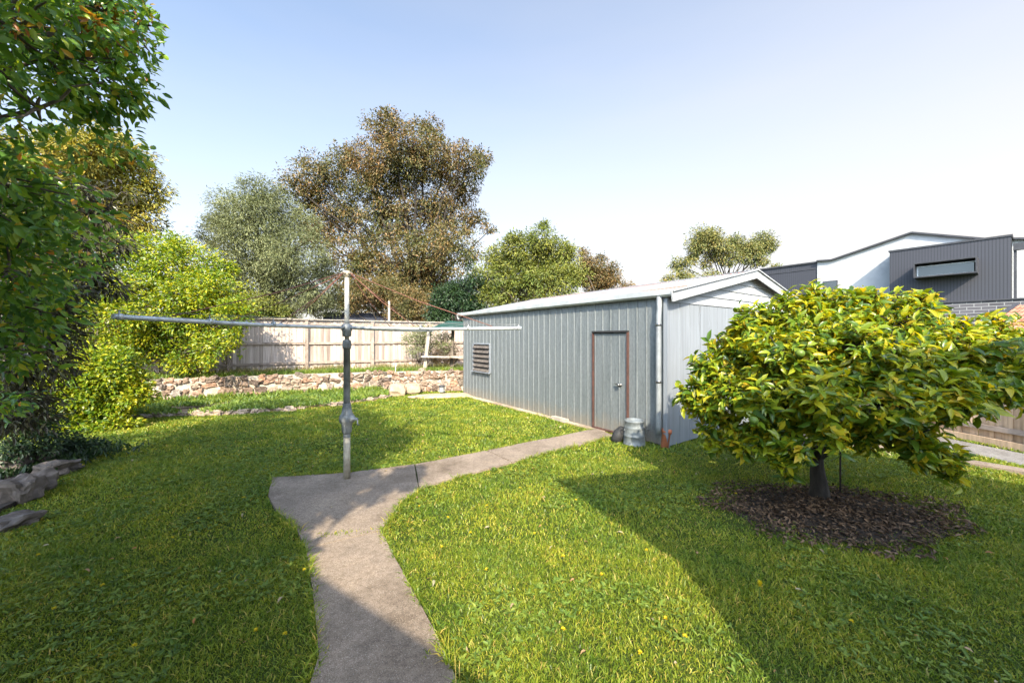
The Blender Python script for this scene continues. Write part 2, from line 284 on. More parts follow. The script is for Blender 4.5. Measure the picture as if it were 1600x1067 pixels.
def foliage(name, blobs, clumps, per, clump_r, L, W, material, parent, hi=False, droop=.3, upn=1.2, inner=.25, jit=.5, flat=.8, lump=.18, zmin=None):
    pts, out, cc, bi = crown_points(blobs, clumps, per, clump_r, inner, flat, lump)
    if zmin is not None:
        k = pts[:, 2] > zmin; pts = pts[k]; out = out[k]
    n = len(pts); D = unit(out+rng.normal(size=(n, 3))*jit-np.array([0, 0, droop])); Nn = rng.normal(size=(n, 3))*.5+np.array([0, -.55, upn])+out*.6
    s = rng.uniform(.65, 1.25, n); o = leaves(name, pts, D, Nn, L*s, W*s*rng.uniform(.85, 1.15, n), material, parent, hi)
    return o, cc, bi
def limbs(root, fork, blobs, cc, bi, r0, material, parent, name='trunk', twigs=60, wob=.12, seg=7, allb=None):
    allb = allb or blobs
    mb = MB(); root = Vector(root); fork = Vector(fork)
    def path(a, b, n, wb):
        L = (b-a).length; return [a.lerp(b, i/n)+Vector((random.gauss(0, 1), random.gauss(0, 1), random.gauss(0, .5)))*wb*L*(0 if i in (0, n) else 1)*.35 for i in range(n+1)]
    p = path(root, fork, 4, wob*.5); mb.tube([p[0]-Vector((0, 0, .1))]+p, [r0*1.35, r0*1.15]+[r0*(1-.12*i) for i in range(1, 5)], seg+2)
    for c, r in blobs:
        c = Vector(c); mid = fork.lerp(c, .5)+Vector((0, 0, abs(c.z-fork.z)*.08)); rb = r0*.42*min(1, .4+r/max(b[1] for b in blobs))
        q = path(fork-Vector((0, 0, r0*.5)), mid, 3, wob)+path(mid, c, 3, wob)[1:]; mb.tube(q, [rb*(1-.12*i) for i in range(len(q))], seg)
    idx = rng.permutation(len(cc))[:twigs]
    for i in idx:
        c = Vector(allb[bi[i]][0]); e = Vector(cc[i]); q = path(c, e, 3, wob); rt = r0*.10; mb.tube(q, [rt, rt*.8, rt*.6, rt*.35], 4, False)
    return mb.build(name, material, parent)
def pxblobs(lst, Y, dy=0.0):
    out = []
    for b in lst:
        y = Y+(b[3] if len(b) > 3 else random.uniform(-dy, dy)); out.append((P(b[0], b[1], y), b[2]/F*y))
    return out
def inpoly(x, y, poly):
    ins = np.zeros(len(x), bool); n = len(poly)
    for i in range(n):
        x1, y1 = poly[i][0], poly[i][1]; x2, y2 = poly[(i+1) % n][0], poly[(i+1) % n][1]
        if y1 == y2: continue
        c = ((y1 > y) != (y2 > y)) & (x < (x2-x1)*(y-y1)/(y2-y1)+x1); ins ^= c
    return ins

# ================================================================ SETTING
# ---- key plan points
SC = Vector((2.44, 5.93, 0)); sdir = Vector((-.58, .815, 0)).normalized(); fdir = Vector((.815, .58, 0)).normalized()
SL, SW, SH, SR = 6.78, 5.7, 2.46, 3.06          # shed length, width, wall height, ridge height
shed_poly = [SC, SC+fdir*SW, SC+fdir*SW+sdir*SL, SC+sdir*SL]
path_px = [(505, 1110), (497, 1030), (488, 930), (478, 862), (464, 835), (430, 800), (418, 778), (425, 749), (545, 741), (648, 728), (760, 706), (905, 677), (930, 671), (962, 683), (900, 699), (800, 725), (690, 755), (655, 768), (625, 792), (597, 833), (610, 862), (640, 915), (680, 990), (712, 1062), (735, 1110)]
path_poly = [G(x, y) for x, y in path_px]
path_poly[0] = Vector((path_poly[0].x*.5-.15, .2, 0)); path_poly[-1] = Vector((path_poly[-1].x+.35, .2, 0))
wall_line = [Vector((-13.2, 7.9, 0)), Vector((-10.6, 9.1, 0)), Vector((-8.5, 10.05, 0)), Vector((-6.2, 11.2, 0)), Vector((-4.2, 11.9, 0)), Vector((-1.62, 12.35, 0))]
TZ = .62
terr_poly = [Vector((v.x, v.y, 0)) for v in wall_line]+[Vector((1.2, 14.3, 0)), Vector((6, 20, 0)), Vector((6, 34, 0)), Vector((-34, 34, 0)), Vector((-34, 7, 0))]
bed_px = [(120, 662), (160, 655), (250, 652), (330, 649), (400, 645), (470, 640), (520, 634), (565, 628), (605, 620), (625, 612)]
bed_poly = [G(x, y) for x, y in bed_px]+[Vector((-3.2, 11.9, 0)), Vector((-4.2, 11.7, 0)), Vector((-6.2, 11.0, 0)), Vector((-8.5, 9.9, 0)), Vector((-10.6, 9.0, 0)), Vector((-13, 7.8, 0)), Vector((-11.5, 6.2, 0))]
mulch_c = G(1300, 800); mulch_r = (1.0, .6)
left_bed = [Vector((-5.05, 1.0, 0)), Vector((-4.85, 3.2, 0)), G(60, 772), G(98, 735), G(60, 716), Vector((-8.5, 5.6, 0)), Vector((-9, 1, 0))]

g = MB(); g.add([(-1500, -1500, 0), (1500, -1500, 0), (1500, 1500, 0), (-1500, 1500, 0)], [(0, 1, 2, 3)]); tag(g.build('lawn', M['ground']), kind='structure')
def poly_top(name, poly, z0, z1, material):
    b = MB(); b.prism([(p.x, p.y) for p in poly], z0, z1); return tag(b.build(name, material), kind='structure')
tb = MB(); tp = [(p.x, p.y) for p in terr_poly][::-1]; tb.prism(tp, .004, TZ); tag(tb.build('terrace', M['dirt']), kind='structure')
# concrete path in slabs with narrow joints
def slab_piece(idx, b=None): pass
pp = path_poly
pieces = [[pp[0], pp[1], pp[2], pp[3], pp[19], pp[20], pp[21], pp[22], pp[23], pp[24]],
          [pp[3], pp[4], pp[5], pp[6], pp[7], pp[8], pp[9], pp[17], pp[18], pp[19]],
          [pp[9], pp[10], pp[15], pp[16], pp[17]],
          [pp[10], pp[11], pp[12], pp[13], pp[14], pp[15]]]
pm = MB()
for k, pc in enumerate(pieces):
    cx = sum((p.x for p in pc))/len(pc); cy = sum((p.y for p in pc))/len(pc); q = []
    for i, p in enumerate(pc):          # edges get small wanders so the slab is not razor cut
        nx = pc[(i+1) % len(pc)]; L = (nx-p).length; m_ = max(1, int(L/.12))
        for j in range(m_):
            v = p.lerp(nx, j/m_); dx, dy = cx-v.x, cy-v.y; dl = math.hypot(dx, dy); off = .008+.008*mnoise.noise(Vector((v.x*6, v.y*6, 3)))
            q.append((v.x+dx/dl*off, v.y+dy/dl*off))
    area = sum(q[i][0]*q[(i+1) % len(q)][1]-q[(i+1) % len(q)][0]*q[i][1] for i in range(len(q)))
    if area < 0: q = q[::-1]
    pm.prism(q, -.02, .028+.003*(k % 2))
tag(pm.build('path', M['concrete']), kind='structure')
# crumbly dirt strip beside the shed and in front of the terrace wall
ds = MB(); a = SC+sdir*1.2; b_ = SC+sdir*(SL+.2); nrm = Vector((-.815, -.58, 0)); ds.prism([(v.x, v.y) for v in (a, b_, b_+nrm*.16, a+nrm*.10)], -.01, .03); tag(ds.build('slab_edge', M['slab']), kind='structure')
# driveway and kerb strip on the right
dv = MB(); 
dv.add([(6.55, 9.1, .006), (7.05, 9.15, .006), (8.6, .5, .006), (7.55, .5, .006), (6.95, 5.0, .006)], [(0, 4, 3, 2, 1)]); tag(dv.build('driveway', concrete('drive_concrete', (.16, .15, .15), (.24, .23, .22))), kind='structure')
ks = MB(); ks.prism([(4.9, 6.75), (6.30, 4.98), (6.55, 4.66), (7.2, 3.6), (7.36, 3.7), (6.72, 4.78), (6.46, 5.12), (5.05, 6.85)], -.01, .05); tag(ks.build('garden_path', M['concrete']), kind='structure')
# mulch ring
mm_ = MB(); n = 48
ring = [(mulch_c.x+math.cos(2*math.pi*i/n)*mulch_r[0]*(1+.12*mnoise.noise(Vector((i*.4, 0, 1)))), mulch_c.y+math.sin(2*math.pi*i/n)*mulch_r[1]*(1+.15*mnoise.noise(Vector((0, i*.4, 5)))), .006) for i in range(n)]
mm_.add([(mulch_c.x, mulch_c.y, .05)]+ring, [(0, i+1, (i+1) % n+1) for i in range(n)], True); tag(mm_.build('mulch', M['mulchsoil']), kind='structure')
bm_ = MB(); bm_.prism([(p.x, p.y) for p in bed_poly][::-1] if False else [(p.x, p.y) for p in bed_poly], -.01, .07); tag(bm_.build('garden_bed_soil', simple('bed_soil', (.09, .07, .04), (.22, .15, .09), 6, .95, bmp=.5)), kind='structure')
lb = MB(); lb.prism([(p.x, p.y) for p in left_bed], -.01, .05); tag(lb.build('corner_bed_soil', M['mulchsoil']), kind='structure')

# ---- grass
def grass_zone(n, y0, y1, hgt, wid, xl=-1.6, xr=1.6):
    y = np.sqrt(rng.uniform(y0*y0, y1*y1, n)); x = rng.uniform(xl, xr, n)*(y+.25); return x, y, hgt, wid
def keep_lawn(x, y, margin=0):
    k = ~inpoly(x, y, path_poly) & ~inpoly(x, y, shed_poly) & ~inpoly(x, y, terr_poly) & ~inpoly(x, y, bed_poly) & ~inpoly(x, y, left_bed)
    e = ((x-mulch_c.x)/mulch_r[0])**2+((y-mulch_c.y)/mulch_r[1])**2
    k &= rng.random(len(x)) < np.clip((e-.35)/1.6, 0.0, 1)
    k &= ~inpoly(x, y, [(6.55, 9.1), (7.05, 9.15), (8.6, .5), (7.55, .5), (6.95, 5.0)]) & (x < 9) & ~inpoly(x, y, [(4.9, 6.75), (6.30, 4.98), (7.2, 3.6), (7.36, 3.7), (5.05, 6.85)])
    return k
gx, gy, gh, gw = [], [], [], []
for n, y0, y1, h_, w_ in ((190000, 1.3, 3.2, .029, .0042), (200000, 3.2, 5.5, .032, .0058), (250000, 5.5, 9.5, .040, .010), (90000, 9.5, 13, .045, .016)):
    x, y, _, _ = grass_zone(n, y0, y1, h_, w_, -1.5, 1.5 if y1 < 10 else .3)
    k = keep_lawn(x, y); x = x[k]; y = y[k]; gx.append(x); gy.append(y); gh.append(np.full(len(x), h_)); gw.append(np.full(len(x), w_))
# fringe along the path edges, longer blades leaning over the concrete
for i in range(len(path_poly)):
    a, b_ = path_poly[i], path_poly[(i+1) % len(path_poly)]
    if i in (len(path_poly)-1, 12): continue
    n = int((b_-a).length*650); t = rng.random(n); x = a.x+(b_.x-a.x)*t+rng.normal(0, .018, n); y = a.y+(b_.y-a.y)*t+rng.normal(0, .012, n)
    dens = np.array([mnoise.noise(Vector((xx*3, yy*3, 9))) for xx, yy in zip(x, y)]) > -.15
    x, y = x[dens], y[dens]; gx.append(x); gy.append(y); gh.append(np.full(len(x), .058)); gw.append(np.full(len(x), .006))
x = np.concatenate(gx); y = np.concatenate(gy); h_ = np.concatenate(gh); w_ = np.concatenate(gw); n = len(x)
pn = np.array([mnoise.noise(Vector((a*.9, b*.9, 0)))+.5*mnoise.noise(Vector((a*3.1, b*3.1, 7))) for a, b in zip(x[::1], y[::1])])
hh = h_*rng.uniform(.45, 1.6, n)*.74*np.clip(1+.7*pn, .5, 1.8)*(1+(rng.random(n) < .015)*.9); th = rng.uniform(0, 2*math.pi, n)
side = np.stack([np.cos(th), np.sin(th), 0*th], 1); ln = rng.uniform(0, 2*math.pi, n); tilt = rng.uniform(.25, 1.3, n)
lean = np.stack([np.cos(ln), np.sin(ln), 0*ln], 1)*tilt[:, None]; base = np.stack([x, y, np.zeros(n)], 1)
up = np.array([0, 0, 1.0]); wv_ = (w_*rng.uniform(.7, 1.6, n)*.5)[:, None]; hc = hh[:, None]
V = np.stack([base-side*wv_, base+side*wv_, base+lean*hc*.45+up*hc*.62+side*wv_*.9, base+lean*hc*.45+up*hc*.62-side*wv_*.9, base+lean*hc*1.15+up*hc*.85], 1)
tri = np.array([(0, 1, 2), (0, 2, 3), (3, 2, 4)]); Fc = (tri[None]+(np.arange(n)*5)[:, None, None]).reshape(-1, 3)
tag(raw('grass', V.reshape(-1, 3), Fc, M['grass']), 'short green lawn grass mixed with flat weeds around the concrete path', 'grass', kind='stuff')
# broad-leaved weeds in rosettes
def rosettes(name, cx, cy, z, nl, L, W, material, lift=.35):
    m_ = len(cx); X = np.repeat(cx, nl); Y_ = np.repeat(cy, nl); a = rng.uniform(0, 2*math.pi, m_*nl); Z = np.repeat(np.broadcast_to(z, m_), nl)
    D = np.stack([np.cos(a), np.sin(a), rng.uniform(.1, lift*2, m_*nl)], 1); Pn = np.stack([X, Y_, Z+.004], 1)+rng.normal(0, .004, (m_*nl, 3))*[1, 1, 0]
    s = rng.uniform(.5, 1.3, m_*nl); Nn = np.tile([0, 0, 1.0], (m_*nl, 1))+rng.normal(0, .2, (m_*nl, 3))
    return leaves(name, Pn, D, Nn, L*s, W*s, material, None, True)
x, y, _, _ = grass_zone(16000, 1.3, 6.5, 0, 0, -1.45, 1.45)
pn = np.array([mnoise.noise(Vector((a*1.1+20, b*1.1, 0))) for a, b in zip(x, y)]); k = keep_lawn(x, y) & (pn > -.12+.25*(x > -1)); x, y = x[k], y[k]
tag(rosettes('lawn_weeds', x, y, .012, 6, .036, .015, M['weed']), 'broad leafed clover and dandelion weeds through the lawn', 'weeds', kind='stuff')

jt = [tuple(G(x, y, 0).lerp(G(x2, y2, 0), t_))[:2]+(.02,) for x, y, x2, y2 in ((500, 840, 595, 834), (668, 1030, 705, 1020), (500, 842, 540, 838)) for t_ in np.linspace(0, 1, 9)]
JT = jt
# ---- far sky is the world; hedge of weeds on the terrace edge
def tuft_field(name, pts, hgt, wid, per, material, label, spread=.12):
    pts = np.array(pts); n = len(pts)*per; b = np.repeat(pts, per, 0)+rng.normal(0, spread, (n, 3))*[1, 1, 0]; a = rng.uniform(0, 2*math.pi, n)
    D = np.stack([np.cos(a)*.6, np.sin(a)*.6, rng.uniform(.5, 1.4, n)], 1); Nn = rng.normal(size=(n, 3)); s = rng.uniform(.4, 1.4, n)
    return tag(leaves(name, b, D, Nn, hgt*s, wid*s, material), label, 'weeds', kind='stuff')
def along(line, n, jitter, z):
    out = []; segs = [(line[i], line[i+1]) for i in range(len(line)-1)]; Ls = [(b-a).length for a, b in segs]
    for _ in range(n):
        i = random.choices(range(len(segs)), Ls)[0]; a, b = segs[i]; v = a.lerp(b, random.random()); v = v+Vector((random.gauss(0, jitter), random.gauss(0, jitter)+jitter, 0)); out.append((v.x, v.y, z))
    return out
tuft_field('joint_grass', JT, .035, .006, 5, M['grass'], 'thin grass growing in the joints of the concrete path', .02)
tuft_field('terrace_weeds', along([v+Vector((-.1, .45, 0)) for v in wall_line], 420, .12, TZ-.04), .17, .022, 26, M['weed'], 'green weeds growing along the top of the stone retaining wall')
tuft_field('wall_foot_weeds', along([v+Vector((.12, -.42, 0)) for v in wall_line[:-1]], 170, .10, .06), .20, .03, 22, M['weed'], 'leafy weeds clustered along the foot of the stone retaining wall', .09)
tuft_field('dry_grass', along([v+Vector((.0, .9, 0)) for v in wall_line], 200, .3, TZ), .2, .014, 24, leafmat('straw', [(.30, .24, .10), (.2, .2, .06), (.42, .32, .17)]), 'dry straw coloured grass on the terrace below the paling fence')
xs = rng.uniform(-12, -3, 5000); ys = rng.uniform(6.5, 12, 5000); k = inpoly(xs, ys, bed_poly) & (np.array([mnoise.noise(Vector((a, b*1.4, 2))) for a, b in zip(xs, ys)]) > -.08)
bp = np.stack([xs[k], ys[k], np.full(k.sum(), .07)], 1)
tuft_field('bed_ground_cover', bp, .10, .035, 22, M['weed'], 'low green ground cover in the bed below the stone wall', .08)

# ================================================================ SHED
def shed_pt(s, o, z): return SC+sdir*s+nrm*o+Vector((0, 0, z))      # along the long wall, outwards, up
shed = thing('shed', SC, 'grey ribbed metal garage shed with white roof at the end of the path', 'shed')
def ribbed(origin, d, out, length, z0f, z1f, pitch, rw, rh, holes=()):
    """vertical tray cladding along d from origin, with ribs; holes = (s0,s1,z0,z1)"""
    xs_ = []; s = 0.0
    while s < length-pitch*.3:
        xs_ += [(s, 0), (s+pitch-rw*1.6, 0), (s+pitch-rw*1.2, rh), (s+pitch-rw*.4, rh)]; s += pitch
    xs_.append((length, 0)); xs_ = [q for q in xs_ if q[0] <= length]
    brk = sorted({h[0] for h in holes} | {h[1] for h in holes})
    for b in brk: xs_.append((b, 0))
    xs_ = sorted(set(xs_)); mb = MB()
    for (a, oa), (b, ob) in zip(xs_[:-1], xs_[1:]):
        c = (a+b)/2; spans = [(z0f, None)]
        hs = [h for h in holes if h[0] <= c <= h[1]]
        zt = lambda s_: z1f(s_)
        if hs:
            h = hs[0]; segs_ = [(z0f, h[2], z0f, h[2]), (h[3], zt(a), h[3], zt(b))]
        else: segs_ = [(z0f, zt(a), z0f, zt(b))]
        for za0, za1, zb0, zb1 in segs_:
            if za1-za0 < 1e-3: continue
            pa = origin+d*a+out*oa; pb = origin+d*b+out*ob; z = Vector((0, 0, 1))
            mb.add([pa+z*za0, pb+z*zb0, pb+z*zb1, pa+z*za1], [(0, 1, 2, 3)])
    return mb
# door between photo columns 927 and 983, louvre between 741 and 766
def s_at(px, base=SC, d=sdir):
    r = (px-800)/F; return (base.x-r*base.y)/(r*d.y-d.x)
d0, d1 = s_at(983), s_at(927); v0, v1 = s_at(766.5), s_at(740.5)
def z_at(px, py, base=SC, d=sdir): s = s_at(px, base, d); Y = base.y+d.y*s; return H+(HY-py)/F*Y
dtop = z_at(955, 518); vz0, vz1 = z_at(753, 580), z_at(753, 537)
ribbed(SC, sdir, nrm, SL, .03, lambda s: SH-.02, .187, .020, .013, [(d0, d1, .03, dtop), (v0, v1, vz0, vz1)]).build('wall', M['zinc'], shed)
# back wall and far side wall
ribbed(SC+sdir*SL+fdir*SW, -fdir, sdir, SW, .03, lambda s: SH+(SR-SH)*(1-abs(s-SW/2)/(SW/2))-.02, .187, .022, .026).build('back_wall', M['zinc'], shed)
ribbed(SC+fdir*SW, sdir, -nrm, SL, .03, lambda s: SH-.02, .187, .022, .026).build('side_wall', M['zinc'], shed)
# front: corner panel, garage door, boards in the gable
fr = -sdir
fd0 = .12; 
for cq in (SC+fr*.01, SC+fdir*SW): MB().bar(cq, cq+Vector((0, 0, SH-.02)), .07, .07, sdir).build('corner_flashing', M['pale'], shed)
gz = 2.33
mb = ribbed(SC+fr*.028+fdir*.05, fdir, fr, .94, .03, lambda s: gz, .30, .006, .008); mb.build('front_wall', M['pale'], shed)
mb = ribbed(SC+fr*.005+fdir*(SW-1.05), fdir, fr, 1.0, .03, lambda s: gz, .30, .006, .008); mb.build('front_wall', M['pale'], shed)
gd = ribbed(SC+fr*.03+fdir*.99, fdir, fr, SW-2.03, .05, lambda s: gz-.03, .30, .006, -.008).build('garage_door', M['pale'], shed)
# one vertical dark gap seen low on the front
MB().bar(SC+fr*.02+fdir*.27+Vector((0, 0, .03)), SC+fr*.02+fdir*.27+Vector((0, 0, .95)), .012, .012, sdir).build('jamb_gap', M['black'], shed)
gb = MB(); zz = gz-.02; k = 0
while zz < SR-.05:
    z1 = min(zz+.155, SR-.03); hw = lambda z: SW/2*(1-max(0, z-(SH-.03))/(SR-SH+.03))
    a0, a1 = SW/2-hw(zz), SW/2+hw(zz); b0, b1 = SW/2-hw(z1), SW/2+hw(z1); o0 = SC+fr*.045; o1 = SC+fr*.025; z = Vector((0, 0, 1))
    gb.add([o0+fdir*a0+z*zz, o0+fdir*a1+z*zz, o1+fdir*b1+z*z1, o1+fdir*b0+z*z1, o1+fdir*a1+z*zz, o1+fdir*a0+z*zz], [(0, 1, 2, 3), (0, 5, 4, 1)]); zz += .155
gb.build('gable_boards', M['whitepaint'], shed)
# roof: two corrugated slopes
OV = .16; EO = .10
def roofside(base, outv, ridge_from):
    ns = int((SL+2*OV)/.076)*4; vs = []; fs = []
    for i in range(ns+1):
        s = -OV+(SL+2*OV)*i/ns; c = .009*math.cos(2*math.pi*s/.076)
        e = base+sdir*s+outv*EO+Vector((0, 0, SH+c-.0+.02-EO*(SR-SH)/(SW/2))); r = base+sdir*s-outv*(SW/2)+Vector((0, 0, SR+c+.02)); vs += [e, r]
    fs = [(2*i, 2*i+2, 2*i+3, 2*i+1) for i in range(ns)]; return vs, fs
rf = MB(); v_, f_ = roofside(SC, nrm, 0); rf.add(v_, f_, True); v_, f_ = roofside(SC+fdir*SW, -nrm, 0); rf.add(v_, f_, True)
roof = rf.build('roof', M['roof'], shed)
rc = MB(); rm = SC+fdir*(SW/2)
for sgn in (1, -1):
    dn = (nrm*sgn*(SW/2)+Vector((0, 0, SH-SR))).normalized(); a = rm-sdir*(OV+.02)+Vector((0, 0, SR+.036)); b_ = rm+sdir*(SL+OV+.02)+Vector((0, 0, SR+.036)); rc.add([a, b_, b_+dn*.14, a+dn*.14], [(0, 1, 2, 3)])
rc.build('ridge_cap', M['whitepaint'], roof)
for base, outv in ((SC, nrm), (SC+fdir*SW, -nrm)):
    for s in (-OV-.012, SL+OV+.012):
        bg_ = MB(); e = base+sdir*s+outv*(EO+.02)+Vector((0, 0, SH-.085)); r = base+sdir*s-outv*(SW/2)+Vector((0, 0, SR-.055)); bg_.bar(e, r, .022, .16)
        if s < 0: e2 = e+fr*.016+Vector((0, 0, .085)); r2 = r+fr*.016+Vector((0, 0, .085)); bg_.bar(e2, r2, .05, .02)
        bg_.build('barge_board', M['whitepaint'], shed)
# gutter (quad profile) + downpipe
def gutter(base, outv, nm):
    g_ = MB(); pr = [(.02, .07), (.02, -.03), (.09, -.03), (.125, .0), (.13, .075), (.122, .075), (.117, .005), (.088, -.022), (.028, -.022), (.028, .07)]
    zc = SH-.045; n_ = len(pr); vs = [base+sdir*s+outv*o+Vector((0, 0, zc+z)) for s in (-OV, SL+OV) for o, z in pr]
    g_.add(vs, [(i, (i+1) % n_, n_+(i+1) % n_, n_+i) for i in range(n_)]+[tuple(range(n_-1, -1, -1)), tuple(range(n_, 2*n_))]); g_.build('gutter', simple(nm, (.36, .38, .39), (.52, .54, .55), 4, .5, .3), shed)
gutter(SC, nrm, 'gutter_zinc'); gutter(SC+fdir*SW, -nrm, 'gutter_zinc_side')
dp = MB(); q = [shed_pt(.07, .075, SH-.06), shed_pt(.07, .075, 2.2), shed_pt(.07, .095, 2.1), shed_pt(.07, .095, .35), shed_pt(.07, .10, .22)]; dp.tube(q, .042, 12)
dpo = dp.build('downpipe', simple('downpipe_zinc', (.17, .18, .19), (.25, .27, .28), 5, .5, .2), shed)
for z in (1.05, 1.95): cl = MB(); cl.tube([shed_pt(.07, .095, z-.02), shed_pt(.07, .095, z+.02)], .049, 12); cl.bar(shed_pt(.12, .03, z), shed_pt(.12, .09, z), .02, .03); cl.build('clip', M['chrome'], dpo)
# door
dr = MB(); 
drb = ribbed(SC-nrm*.0+sdir*(d0+.03), sdir, nrm, d1-d0-.06, .06, lambda s: dtop-.03, .187, .012, .012)
for i, v in enumerate(drb.v): drb.v[i] = (v[0]+nrm.x*.004, v[1]+nrm.y*.004, v[2])
door = drb.build('door', M['zinc'], shed)
fm = MB()
for s in (d0+.014, d1-.014): fm.bar(shed_pt(s, .014, .03), shed_pt(s, .014, dtop), .028, .05, nrm)
fm.bar(shed_pt(d0, .014, .045), shed_pt(d1, .014, .045), .05, .03); fm.build('door_frame', M['redframe'], shed)
hd = MB(); hd.bar(shed_pt(d0+.0, .02, dtop+.0), shed_pt(d1-.0, .02, dtop+.0), .06, .03); hd.build('door_head', M['black'], shed)
kn = MB(); ks_ = s_at(970.5); kz = z_at(970.5, 601); kn.lathe([(.0, 0), (.028, 0), (.028, .012), (.012, .018), (.012, .045), (.024, .05), (.026, .07), (.0, .08)], shed_pt(ks_, .012, kz), 14, nrm)
kn.bar(shed_pt(ks_, .05, kz), shed_pt(ks_+.09, .055, kz+.01), .02, .02); kn.build('handle', M['chrome'], door)
# louvre window
lv = MB(); vc = (v0+v1)/2
for a, b_ in (((v0, vz0), (v0, vz1)), ((v1, vz0), (v1, vz1)), ((v0, vz1), (v1, vz1)), ((v0-.02, vz0), (v1+.02, vz0))): lv.bar(shed_pt(a[0], .02, a[1]), shed_pt(b_[0], .02, b_[1]), .05, .035, nrm if a[0] == b_[0] else Vector((0, 0, 1)))
lv.bar(shed_pt(v0-.03, .05, vz0-.02), shed_pt(v1+.03, .05, vz0-.02), .08, .02)
wdw = lv.build('louvre_window', M['pale'], shed); MB().add([shed_pt(v0, -.04, vz0), shed_pt(v1, -.04, vz0), shed_pt(v1, -.04, vz1), shed_pt(v0, -.04, vz1)], [(0, 1, 2, 3)]).build('backing', M['black'], wdw)
ns = 6
for i in range(ns):
    z = vz0+(vz1-vz0)*(i+.5)/ns; L_ = MB(); a = (v1-v0-.04)/2; hh_ = (vz1-vz0)/ns*.47; L_.add([shed_pt(vc-a, .065, z-hh_), shed_pt(vc+a, .065, z-hh_), shed_pt(vc+a, -.01, z+hh_*.75), shed_pt(vc-a, -.01, z+hh_*.75), shed_pt(vc-a, .061, z-hh_), shed_pt(vc+a, .061, z-hh_), shed_pt(vc+a, -.014, z+hh_*.75), shed_pt(vc-a, -.014, z+hh_*.75)], [(0, 1, 2, 3), (4, 7, 6, 5), (0, 4, 5, 1), (0, 3, 7, 4), (1, 5, 6, 2)])
    L_.build('louvre_blade', simple('louvre_glass', (.06, .05, .045), (.16, .135, .115), 12, .25) if i == 0 else bpy.data.materials['louvre_glass'], wdw)

# ---- things by the shed
bp_ = G(991, 694); bz = MB(); bz.lathe([(.0, 0), (.175, 0), (.18, .02), (.172, .03), (.168, .14), (.174, .15), (.168, .16), (.160, .27), (.165, .285), (.158, .30), (.152, .37), (.160, .38), (.158, .40), (.145, .40), (.142, .36), (.0, .35)], bp_, 26)
bin_ = thing('metal_bin', bp_, 'dented galvanised metal bin standing beside the shed door', 'bin'); bz.build('drum', simple('galv_bin', (.11, .125, .13), (.22, .24, .25), 10, .5, .3, bmp=.4), bin_)
for sgn in (-1, 1):
    hm = MB(); c = bp_+Vector((sgn*.165, -.05, .27)); hm.tube([c+Vector((0, -.05, 0)), c+Vector((sgn*.04, -.05, -.01)), c+Vector((sgn*.04, .05, -.01)), c+Vector((0, .05, 0))], .007, 6); hm.build('handle', M['chrome'], bin_)
bb = bp_+Vector((-.21, .10, 0)); b2 = MB(); b2.tube([bb+Vector((-.10, .02, .0)), bb+Vector((-.05, .02, .06)), bb+Vector((.0, .02, .15)), bb+Vector((.05, .04, .26))], [.05, .09, .10, .03], 10); bag = b2.build('rubber_boot', M['black'])
tag(bag, 'dark crumpled rubber boot leaning between metal bin and shed door', 'boot')
tp_ = G(1038, 700); tt = MB(); axv = Vector((.22, .18, 1)).normalized()
tt.tube([tp_+axv*.0, tp_+axv*.23, tp_+axv*.235, tp_+axv*.30], [.062, .062, .078, .078], 20); tag(tt.build('clay_pipe', M['terra']), 'short terracotta drain pipe leaning under the shed downpipe', 'pipe')
rk = MB(); kp = shed_pt(2.35, .10, .0); rk.box(kp+Vector((0, 0, .05)), (.42, .10, .07), rz=math.atan2(sdir.y, sdir.x)); tag(rk.build('timber_offcut', M['oldwood']), 'weathered grey timber offcut lying against base of ribbed shed wall', 'timber')

# ================================================================ CLOTHES HOIST
hb = G(542, 751); hb = Vector((hb.x, hb.y, .028)); HZ = H+(HY-512)/F*hb.y; TOP = H+(HY-427)/F*hb.y
hoist = thing('rotary_clothesline', hb, 'old galvanised rotary clothesline with rusty stays standing on the concrete path', 'clothesline')
def hp(dx, dy, z): return Vector((hb.x+dx, hb.y+dy, z))
MB().tube([hp(0, 0, .0), hp(0, 0, z_ := H-(683-HY)/F*hb.y)], .039, 16).build('lower_post', M['pipebuff'], hoist)
MB().lathe([(.040, 0), (.043, .02), (.039, .03), (.039, z1_ := (H-(545-HY)/F*hb.y)-z_), (.046, z1_), (.050, z1_+.02), (.050, z1_+.06), (.048, z1_+.09), (.04, z1_+.11)], hp(0, 0, z_), 16).build('outer_sleeve', M['pipedark'], hoist)
zb = H-(655-HY)/F*hb.y
gbx = MB(); gbx.lathe([(.045, -.17), (.055, -.15), (.06, -.06), (.082, -.03), (.09, .0), (.086, .04), (.062, .08), (.052, .13), (.048, .19), (.043, .2)], hp(0, 0, zb), 18)
gbx.lathe([(.0, 0), (.045, 0), (.05, .02), (.04, .05), (.018, .06), (.018, .10), (0, .10)], hp(.05, -.02, zb+.01), 12, (1, -.25, 0)); gbx.bar(hp(0, -.05, zb-.16), hp(0, -.062, zb+.12), .02, .02); gear = gbx.build('gearbox', M['pipedark'], hoist)
MB().tube([hp(.12, -.04, zb+.01), hp(.15, -.05, zb+.0), hp(.15, -.05, zb-.05), hp(.175, -.06, zb-.055)], .009, 8).build('crank_handle', M['pipedark'], gear)
MB().tube([hp(0, 0, z_+z1_), hp(0, 0, TOP)], .027, 14).build('upper_post', simple('upper_pipe', (.36, .33, .27), (.60, .60, .58), 3, .5, .3), hoist)
cap = MB(); cap.lathe([(.027, -.05), (.04, -.04), (.05, -.01), (.05, .01), (.03, .03), (.0, .035)], hp(0, 0, TOP), 14)
for k in range(8): a = k*math.pi/4; cap.tube([hp(.035*math.cos(a), .035*math.sin(a), TOP), hp(.07*math.cos(a), .07*math.sin(a), TOP-.005)], .008, 6)
